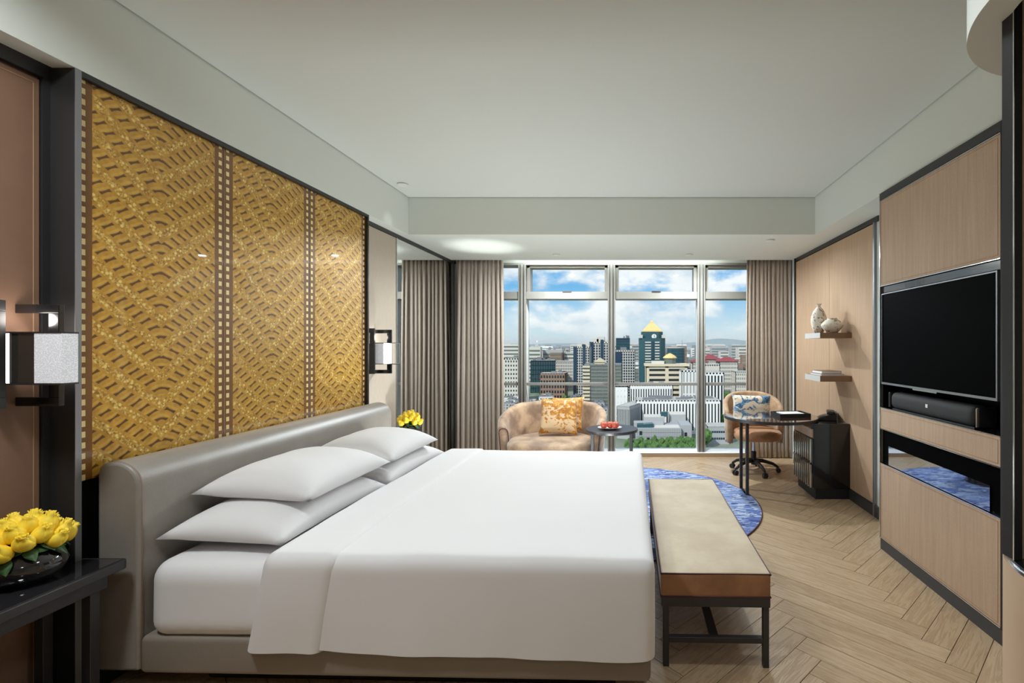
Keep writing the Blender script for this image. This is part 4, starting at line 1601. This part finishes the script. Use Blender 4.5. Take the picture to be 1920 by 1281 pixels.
def bld(name, label, px0, px1, py, Y, d, wall, glass, nx, nz, fx, fz, rot=0.0, roof=None, plant=0, top=None, base=None):
    t, w = city_root(name, label, px0, px1, Y, rot)
    h = xz(0, py, Y)[1] - GZ
    a, b = MB(), MB()
    block(a, b, w, d, h, nx, nz, fx, fz)
    f = a.build('facade', CM[wall], t, local=True)
    f['kind'] = 'stuff'
    b.build('glazing', CM[glass], t, local=True)
    box(-w / 2 + 0.5, w / 2 - 0.5, 0.5, d - 0.5, h - 0.05, h + 0.05).build('roof', CM[roof or 'roof'], t, local=True)
    if plant:
        rd = random.Random(int(px0 * 7 + py))
        m = MB()
        for k in range(plant):
            pw, pd_, phh = w * rd.uniform(0.08, 0.2), d * rd.uniform(0.1, 0.25), rd.uniform(1.2, 3.2) * Y / 500
            cx, cy = rd.uniform(-w * 0.38, w * 0.38), rd.uniform(d * 0.15, d * 0.8)
            m.box(cx - pw / 2, cx + pw / 2, cy - pd_ / 2, cy + pd_ / 2, h, h + phh)
        m.build('roof_plant', CM['hvac'], t, local=True)['kind'] = 'stuff'
    return t, w, h


# left pane
bld('office_block', 'pale office block with a grid of small square windows beside the left curtain', 925, 972, 672, 600, 26, 'pale', 'dark', 9, 10, 0.5, 0.5, plant=3)
# second pane
bld('apartment_slab', 'wide whitish apartment slab with vertical stripes in the far distance', 1016, 1063, 656, 1000, 30, 'pale', 'midgrey', 14, 8, 0.55, 0.25, plant=3)
bld('glass_office', 'dark teal glass office block left of the twin apartment towers', 995, 1041, 676, 720, 40, 'dark', 'teal', 10, 7, 0.12, 0.12, plant=5, rot=0.15)
bld('grid_office', 'pale grey office with square window grid right of the dark glass block', 1041, 1078, 677, 780, 26, 'pale', 'midgrey', 11, 9, 0.4, 0.35)
bld('brick_block', 'low brown block with rows of windows below the dark glass office', 1012, 1060, 700, 620, 24, 'brown', 'dark', 9, 5, 0.35, 0.4, plant=3)


def tower(name, label, px0, px1, py, Y, d, crown):
    t, w, h = bld(name, label, px0, px1, py, Y, d, 'pale', 'navy', 7, 20, 0.34, 0.22)
    m = MB()
    m.box(-w * 0.5 - 0.6, -w * 0.32, -0.8, d, 0, h * 0.995)
    m.box(w * 0.06, w * 0.2, -1.0, d * 0.6, 0, h + 3)
    m.build('glass_bay', CM['navy'], t, local=True)
    c = MB()
    for k, (a, b, e) in enumerate(crown):
        c.box(a * w, b * w, 2, d * 0.7, h, h + e)
    c.build('crown', CM['pale'], t, local=True)


tower('apartment_tower', 'left one of two tall navy and white apartment towers', 1076, 1106, 650, 640, 26, ((-0.3, 0.0, 3.5), (0.1, 0.45, 5.0)))
tower('apartment_tower', 'taller right one of the twin navy and white apartment towers', 1106, 1142, 641, 690, 28, ((-0.4, -0.05, 4.0), (-0.15, 0.25, 7.0), (0.3, 0.48, 3)))
t, w, h = bld('striped_office', 'cream and grey-green office with a small gabled roof house', 1094, 1166, 683, 520, 34, 'midgrey', 'greenish', 6, 13, 0.06, 0.3, roof='greenish')
e = MB()
for k in range(13):
    e.box(-w * 0.5 - 1.0, -w * 0.33, -1.2, 10, h * k / 13, h * (k + 0.55) / 13)
e.build('balcony_stack', CM['cream'], t, local=True)['kind'] = 'stuff'
e = MB().box(-w * 0.22, w * 0.05, 6, 18, h, h + 2.0)
e.prism([(-w * 0.26, h + 2.0), (w * 0.09, h + 2.0), (-w * 0.085, h + 6.5)], 5, 19, 'y')
e.build('roof_house', CM['cream'], t, local=True)

# third pane
bld('dark_tower', 'dark slate high-rise behind the apartments left of the golden roof', 1155, 1181, 634, 820, 24, 'navy', 'teal', 8, 16, 0.1, 0.12, plant=4)
t, w, h = bld('apartment_tower', 'white gridded apartment tower in front of the dark slate high-rise', 1150, 1191, 657, 660, 26, 'pale', 'navy', 9, 17, 0.3, 0.25, plant=3)
MB().box(-w * 0.45, -w * 0.12, -0.9, 8, 0, h * 0.97).build('glass_bay', CM['navy'], t, local=True)

# golden roofed clock tower
t, w = city_root('clock_tower', 'tall teal clock tower with a golden pyramid roof', 1198, 1248, 600)
hz = lambda py: xz(0, py, 600)[1] - GZ
dpt = w * 0.95


def octo(w_, d_, ch, oy=0.0):
    a, b = w_ / 2, d_ / 2
    c = dpt / 2 + oy
    return [(-a + ch, c - b), (a - ch, c - b), (a, c - b + ch), (a, c + b - ch), (a - ch, c + b), (-a + ch, c + b), (-a, c + b - ch), (-a, c - b + ch)]


MB().prism(octo(w, dpt, w * 0.18), 0, hz(634)).build('shaft', CM['teal'], t, local=True)
MB().prism(octo(w * 0.82, dpt * 0.82, w * 0.16), hz(634), hz(622)).build('upper_stage', CM['teal'], t, local=True)
bands = MB()
for k in range(22):
    z = hz(640) * (k + 0.4) / 22
    bands.box(-w * 0.27, -w * 0.05, -0.7, 1, z, z + hz(640) / 22 * 0.42)
    bands.box(w * 0.10, w * 0.27, -0.7, 1, z, z + hz(640) / 22 * 0.42)
    bands.box(-w * 0.505, -w * 0.44, w * 0.2, dpt * 0.75, z, z + hz(640) / 22 * 0.42)
bands.build('balcony_bands', CM['pale'], t, local=True)['kind'] = 'stuff'
MB().box(w * 0.0, w * 0.05, -0.8, 2, 0, hz(640)).build('centre_rib', CM['navy'], t, local=True)
cor = MB()
for sx in (-1, 1):
    cor.box(sx * w * 0.42 - 2, sx * w * 0.42 + 2, 1, 5, hz(634), hz(628))
cor.build('corner_turret', CM['pale'], t, local=True)
dk_ = MB()
cx, cz = w * 0.07, hz(631)
ring = [(cx + 3.0 * math.cos(2 * PI * k / 24), cz + 3.0 * math.sin(2 * PI * k / 24)) for k in range(24)]
dk_.prism(ring, dpt * 0.09 - 1.6, dpt * 0.09, 'y')
clk = dk_.build('clock_face', CM['white'], t, local=True)
MB().bar((cx, dpt * 0.09 - 1.9, cz), (cx + 0.4, dpt * 0.09 - 1.9, cz + 2.2), 0.35, 0.35).build('clock_hand', CM['dark'], clk, local=True)
MB().bar((cx, dpt * 0.09 - 1.9, cz), (cx + 1.4, dpt * 0.09 - 1.9, cz - 0.8), 0.35, 0.35).build('clock_hand', CM['dark'], clk, local=True)
rf = MB()
prev = None
lv = [(0.72, hz(622)), (0.72, hz(620)), (0.52, hz(614)), (0.34, hz(609)), (0.2, hz(606)), (0.14, hz(605)), (0.12, hz(602)), (0.02, hz(600))]
vs, fs = [], []
for s, z in lv:
    a = w * s / 2
    vs += [(-a, dpt / 2 - a, z), (a, dpt / 2 - a, z), (a, dpt / 2 + a, z), (-a, dpt / 2 + a, z)]
for k in range(len(lv) - 1):
    for j in range(4):
        fs.append((k * 4 + j, k * 4 + (j + 1) % 4, k * 4 + 4 + (j + 1) % 4, k * 4 + 4 + j))
fs += [(3, 2, 1, 0), tuple(len(lv) * 4 - 4 + j for j in range(4))]
rf.add(vs, fs).build('golden_roof', CM['gold'], t, local=True)

# round glass tower with mast
t, w = city_root('round_tower', 'dark curved glass tower with an antenna right of the clock tower', 1252, 1286, 760)
hh = xz(0, 653, 760)[1] - GZ
MB().lathe([(w / 2, 0), (w / 2, hh), (0, hh)], (0, w / 2, 0), 28).build('shaft', CM['teal'], t, local=True, smooth=40)
rb = MB()
for k in range(14):
    rb.lathe([(w / 2 + 0.2, hh * k / 14), (w / 2 + 0.2, hh * k / 14 + 0.9)], (0, w / 2, 0), 28)
rb.build('floor_bands', CM['navy'], t, local=True)['kind'] = 'stuff'
MB().lathe([(w / 2 * 1.02, hh), (w / 2 * 1.02, hh + 1.5), (0, hh + 1.5)], (0, w / 2, 0), 28).build('rim', CM['pale'], t, local=True, smooth=40)
MB().tube([(w * 0.35, w / 2, hh), (w * 0.35, w / 2, hh + 13)], [0.5, 0.15], 6).build('antenna', CM['hvac'], t, local=True)

# cream banded office with golden domed pavilion
t, w, h = bld('banded_office', 'cream office with dark horizontal window bands and a gold pavilion on top', 1211, 1290, 687, 500, 30, 'cream', 'dark', 2, 9, 0.16, 0.50)
MB().box(-w / 2 - 1.2, w / 2 + 1.5, -1.5, 31, h, h + 2.2).build('roof_slab', CM['cream'], t, local=True)
pv = MB()
pv.lathe([(6.0, h + 2), (6.0, h + 8)], (w * 0.1, 15, 0), 10)
pv.build('pavilion', CM['greenish'], t, local=True)
MB().lathe([(7.4, h + 8), (7.2, h + 9.0), (4.5, h + 11.2), (1.2, h + 13), (0, h + 13.2)], (w * 0.1, 15, 0), 10).build('pavilion_roof', CM['gold'], t, local=True)
MB().box(-w * 0.35, -w * 0.05, 8, 22, h + 2, h + 5).build('roof_plant', CM['pale'], t, local=True)

bld('white_block', 'plain white and grey block just left of the right mullion', 1278, 1312, 695, 470, 24, 'white', 'grey', 5, 4, 0.45, 0.1)
bld('column_block', 'white block with tall dark vertical windows right of the right mullion', 1318, 1358, 699, 450, 26, 'white', 'dark', 6, 1, 0.45, 0.06)
bld('column_block', 'long white building with rows of tall dark slots at the window rail', 1180, 1262, 722, 430, 20, 'white', 'dark', 17, 1, 0.55, 0.10, plant=5)
bld('white_house', 'white block with a few small windows left of the long slotted building', 1152, 1178, 724, 430, 18, 'white', 'dark', 3, 6, 0.72, 0.62)
bld('column_block', 'large white building with arched dark slots behind the grey courthouse', 1192, 1352, 751, 385, 24, 'white', 'dark', 26, 1, 0.55, 0.10, plant=14)

# grey courthouse complex in front
t, w = city_root('courthouse', 'low grey courthouse with stepped flat roofs and skylights', 1183, 1298, 340)
g0 = MB()
hA = xz(0, 803, 340)[1] - GZ
hB = xz(0, 790, 360)[1] - GZ
hC = xz(0, 772, 372)[1] - GZ
g0.box(-w * 0.42, w * 0.32, 0, 24, 0, hA)
g0.box(w * 0.32, w * 0.5, 3, 24, 0, hA + 1.5)
g0.box(-w * 0.45, w * 0.05, 10, 20, hA - 1, hA + 2.2)
g0.box(-w * 0.28, w * 0.08, 18, 32, 0, hA + 5)
g0.box(w * 0.18, w * 0.46, 24, 40, 0, hA + 6)
g0.build('walls', CM['grey'], t, local=True)
pn_ = MB()
for k in range(1, 26):
    x = -w * 0.42 + w * 0.74 * k / 26
    pn_.box(x - 0.09, x + 0.09, -0.12, 0.1, 0.5, hA - 0.5)
for k in range(1, 4):
    pn_.box(-w * 0.42, w * 0.32, -0.12, 0.1, hA * k / 4 - 0.08, hA * k / 4 + 0.08)
pn_.build('cladding_joints', CM['midgrey'], t, local=True)['kind'] = 'stuff'
wn_ = MB()
for x, z in ((-0.34, hA * 0.62), (-0.22, hA * 0.25), (0.40, hA * 0.5)):
    wn_.box(w * x - 0.9, w * x + 0.9, -0.25 if x < 0.3 else 2.7, 4, z, z + 2.6)
wn_.build('window', CM['dark'], t, local=True)
rf_ = MB()
rf_.box(-w * 0.12, w * 0.30, 1, 12, hA, hA + 0.5)
rf_.box(-w * 0.27, w * 0.07, 18.5, 31, hA + 5, hA + 5.4)
rf_.box(w * 0.19, w * 0.45, 24.5, 39, hA + 6, hA + 6.4)
rf_.build('roof', CM['pale'], t, local=True)
sk_ = MB()
sk_.prism([(-w * 0.40, hA), (-w * 0.14, hA), (-w * 0.14, hA + 2.8), (-w * 0.40, hA + 2.0)], 2, 9, 'y')
sk_.prism([(w * 0.02, hA + 5), (w * 0.14, hA + 5), (w * 0.14, hA + 8.5), (w * 0.02, hA + 8.5)], 20, 24, 'y')
sk_.build('skylight', CM['teal'], t, local=True)
bld('annex_block', 'grey annex with a dark glass upper storey right of the right mullion', 1326, 1368, 800, 345, 18, 'grey', 'navy', 10, 2, 0.12, 0.5)
t, w, h = bld('slab_block', 'grey slab with a planted roof edge left of the courthouse', 1155, 1182, 762, 365, 40, 'grey', 'midgrey', 8, 1, 0.4, 0.1, rot=-0.35)
# right pane: red roofed halls


def red_hall(label, px0, px1, pe, pr, Y, d):
    t, w = city_root('red_roof_hall', label, px0, px1, Y)
    he = xz(0, pe, Y)[1] - GZ
    hr = xz(0, pr, Y)[1] - GZ
    a, b = MB(), MB()
    block(a, b, w * 0.86, d, he, 12, 10, 0.4, 0.4)
    a.build('facade', CM['pale'], t, local=True)['kind'] = 'stuff'
    b.build('glazing', CM['midgrey'], t, local=True)
    m = MB()
    lv = [(0.5, 0.0), (0.47, 0.18), (0.33, 0.42), (0.2, 0.7), (0.13, 1.0)]
    vs, fs = [], []
    for s, k in lv:
        z = he + (hr - he) * k
        vs += [(-w * s, d / 2 - d * s * 1.1, z), (w * s, d / 2 - d * s * 1.1, z), (w * s, d / 2 + d * s * 1.1, z), (-w * s, d / 2 + d * s * 1.1, z)]
    for k in range(len(lv) - 1):
        for j in range(4):
            fs.append((k * 4 + j, k * 4 + (j + 1) % 4, k * 4 + 4 + (j + 1) % 4, k * 4 + 4 + j))
    fs += [(3, 2, 1, 0), tuple(len(lv) * 4 - 4 + j for j in range(4))]
    m.add(vs, fs).build('red_roof', CM['red'], t, local=True)


red_hall('hall with a sweeping red tiled roof left of the right curtain', 1346, 1387, 678, 670, 620, 26)
red_hall('cluster hall with small red roofs beside the right mullion', 1318, 1352, 674, 665, 680, 30)
red_hall('small hall with a flat red gable behind the red roofs', 1296, 1330, 679, 672, 640, 20)
bld('grey_hall', 'grey stone block with tall windows below the red roofs', 1318, 1350, 684, 560, 26, 'pale', 'dark', 7, 2, 0.5, 0.3)
bld('grid_block', 'pale grey block with small square windows below the right curtain edge', 1379, 1412, 697, 560, 24, 'pale', 'midgrey', 9, 8, 0.45, 0.45)

# nearer low houses behind the sofa, filling the blocks
rd = random.Random(21)
GLOW = 'low flat-roofed buildings in the nearer blocks'
WALLS = (('white', 'white'), ('white', 'white'), ('pale', 'pale grey'), ('grey', 'grey'), ('brown', 'brown'))
ROOFS = (('roof', 'grey'), ('roof', 'grey'), ('pale', 'pale'), ('midgrey', 'dark grey'), ('blue_roof', 'blue'))
made = 0
for k in range(400):
    if made >= 50:
        break
    Y = 385 + 190 * rd.random()
    px = rd.uniform(950, 1148)
    x = (px - 1180) / 913 * Y
    w, d, h = rd.uniform(8, 20), rd.uniform(8, 15), rd.uniform(6, 15)
    rad = max(w, d) * 0.62
    if not free(x, Y + d / 2, rad):
        continue
    made += 1
    FOOT.append((x - rad, x + rad, Y + d / 2 - rad, Y + d / 2 + rad))
    wl_, wn_n = rd.choice(WALLS)
    rf_m, rf_n = rd.choice(ROOFS)
    t = thing('low_building', 'low %s building with a flat %s roof in the blocks behind the sofa' % (wn_n, rf_n), 'building', (x, Y, GZ), rd.uniform(-0.2, 0.2), GLOW)
    a, b = MB(), MB()
    block(a, b, w, d, h, max(3, int(w / 3.2)), max(2, int(h / 3.3)), 0.5, 0.5, inset=0.35)
    a.build('facade', CM[wl_], t, local=True)['kind'] = 'stuff'
    b.build('glazing', CM['dark'], t, local=True)
    box(-w / 2 + 0.4, w / 2 - 0.4, 0.4, d - 0.4, h, h + 0.1).build('roof', CM[rf_m], t, local=True)
    m = MB()
    for j in range(4):
        cx, cy, s = rd.uniform(-w * 0.35, w * 0.35), rd.uniform(d * 0.15, d * 0.85), rd.uniform(0.8, 2.2)
        m.box(cx - s, cx + s, cy - s * 0.7, cy + s * 0.7, h, h + rd.uniform(0.8, 2.4))
    m.build('roof_plant', CM['hvac'], t, local=True)['kind'] = 'stuff'

# far skyline, too many to count
rd = random.Random(5)
far = MB()
idx = []
for k in range(1500):
    Y = 880 * (6.0 ** rd.random())
    x = rd.uniform(-0.30, 0.30) * Y * 1.0 + rd.uniform(-60, 60)
    w, d = rd.uniform(14, 45), rd.uniform(14, 40)
    h = rd.uniform(12, 40) if rd.random() < 0.8 else rd.uniform(40, 76)
    far.box(x - w / 2, x + w / 2, Y, Y + d, GZ, GZ + h)
    idx.append(rd.choice([0, 0, 1, 2, 3, 4]))
    for s in range(int(h / 7)):
        z = GZ + 3 + s * 7
        far.box(x - w / 2 + 1, x + w / 2 - 1, Y - 0.3, Y + 0.5, z, z + 3)
        idx.append(5)
fo = far.build('distant_buildings', [CM[k] for k in ('pale', 'white', 'grey', 'brown', 'midgrey', 'greenish')])
for q, pl in enumerate(fo.data.polygons):
    pl.material_index = idx[q // 6]
fo['kind'] = 'stuff'
tag(fo, 'hazy mass of distant city buildings along the horizon', 'skyline')


# trees
def crown_mesh(seed):
    bm = bmesh.new()
    bmesh.ops.create_icosphere(bm, subdivisions=3, radius=1.0)
    for v in bm.verts:
        n = noise.noise(v.co * 1.8 + Vector((seed, 0, 0))) * 0.35 + noise.noise(v.co * 5 + Vector((0, seed, 0))) * 0.22
        v.co *= 1 + n
    me = bpy.data.meshes.new('crown')
    bm.to_mesh(me)
    bm.free()
    me.materials.append(CM['tree'])
    return me


crowns = [crown_mesh(s) for s in (1.0, 7.0, 13.0)]
tm = bpy.data.meshes.new('trunk')
_t = MB().tube([(0, 0, 0), (0, 0, 1)], [0.16, 0.09], 7)
tm.from_pydata([tuple(p) for p in _t.v], [], _t.f)
tm.materials.append(CM['trunk'])


def tree(px, Y, hgt, wid, lab, grp, gap=1.0):
    x = (px - 1180) / 913 * Y
    if not free(x, Y, wid * gap):
        return False
    q = wid * (2 * gap - 1)
    FOOT.append((x - q, x + q, Y - q, Y + q))
    t = thing('city_tree', lab, 'tree', (x, Y, GZ), rd.uniform(0, 6), grp)
    c = bpy.data.objects.new('crown', rd.choice(crowns))
    COL.objects.link(c)
    c.parent = t
    c.location = (0, 0, hgt * 0.6)
    c.scale = (wid, wid * 0.9, hgt * 0.42)
    k = bpy.data.objects.new('trunk', tm)
    COL.objects.link(k)
    k.parent = t
    k.scale = (hgt * 0.2, hgt * 0.2, hgt * 0.4)


for k in range(400):
    tree(rd.uniform(1176, 1310), 320 + rd.uniform(-10, 17), rd.uniform(5, 8), rd.uniform(1.8, 2.8),
         'round green street tree in the row before the courthouse', 'trees before the courthouse', 0.72)
for k in range(40):
    tree(1296 + rd.uniform(-6, 30), 333 + rd.uniform(0, 26), rd.uniform(8, 13), rd.uniform(3, 4.4),
         'tall green tree right of the courthouse', 'trees right of the courthouse', 0.72)
for k in range(60):
    tree(rd.uniform(1358, 1412), 480 + rd.uniform(-90, 70), rd.uniform(12, 20), rd.uniform(4, 6.5),
         'broad green tree in the park behind the desk chair', 'park trees behind the desk chair', 0.75)
for k in range(120):
    tree(rd.choice([rd.uniform(1008, 1040), rd.uniform(1058, 1076), rd.uniform(950, 972)]), 490 + rd.uniform(-90, 90), rd.uniform(10, 15), rd.uniform(3.5, 5.5),
         'green tree between the low buildings behind the sofa', 'trees between the low buildings', 0.85)

# hills on the horizon
hl = MB()
NX = 90


def ridge(u, v):
    x = -3200 + 6400 * u
    n = noise.noise(Vector((x * 0.0009 + 3.1, 0.4, 0))) * 0.5 + 0.5
    n2 = noise.noise(Vector((x * 0.004, 2.2, 0))) * 0.18
    bump = math.exp(-((x - 1330) / 420.0) ** 2) * 85
    hgt = 70 + 45 * (n + n2) + bump
    return (x, 6500 + 900 * v, GZ + hgt * math.sin(v * PI) ** 0.8)


hl.grid(NX, 9, ridge)
ho = hl.build('distant_hills', CM['hill'], None, smooth=180)
tag(ho, 'low blue-green hills on the horizon behind the city', 'hills')

# real haze over the far city
hz_m = bpy.data.materials.new('summer_haze')
hz_m.use_nodes = True
nt = hz_m.node_tree
nt.nodes.remove(nt.nodes['Principled BSDF'])
hz_m.cycles.homogeneous_volume = True
vs_ = nt.nodes.new('ShaderNodeVolumeScatter')
vs_.inputs['Color'].default_value = (0.72, 0.86, 0.98, 1)
vs_.inputs['Density'].default_value = 0.0002
vs_.inputs['Anisotropy'].default_value = 0.0
nt.links.new(vs_.outputs[0], nt.nodes['Material Output'].inputs['Volume'])
hzo = box(-4000, 4000, 900, 8000, GZ + 0.5, 70).build('haze', hz_m)
hzo['kind'] = 'stuff'
tag(hzo, 'pale summer haze hanging over the far city', 'haze')
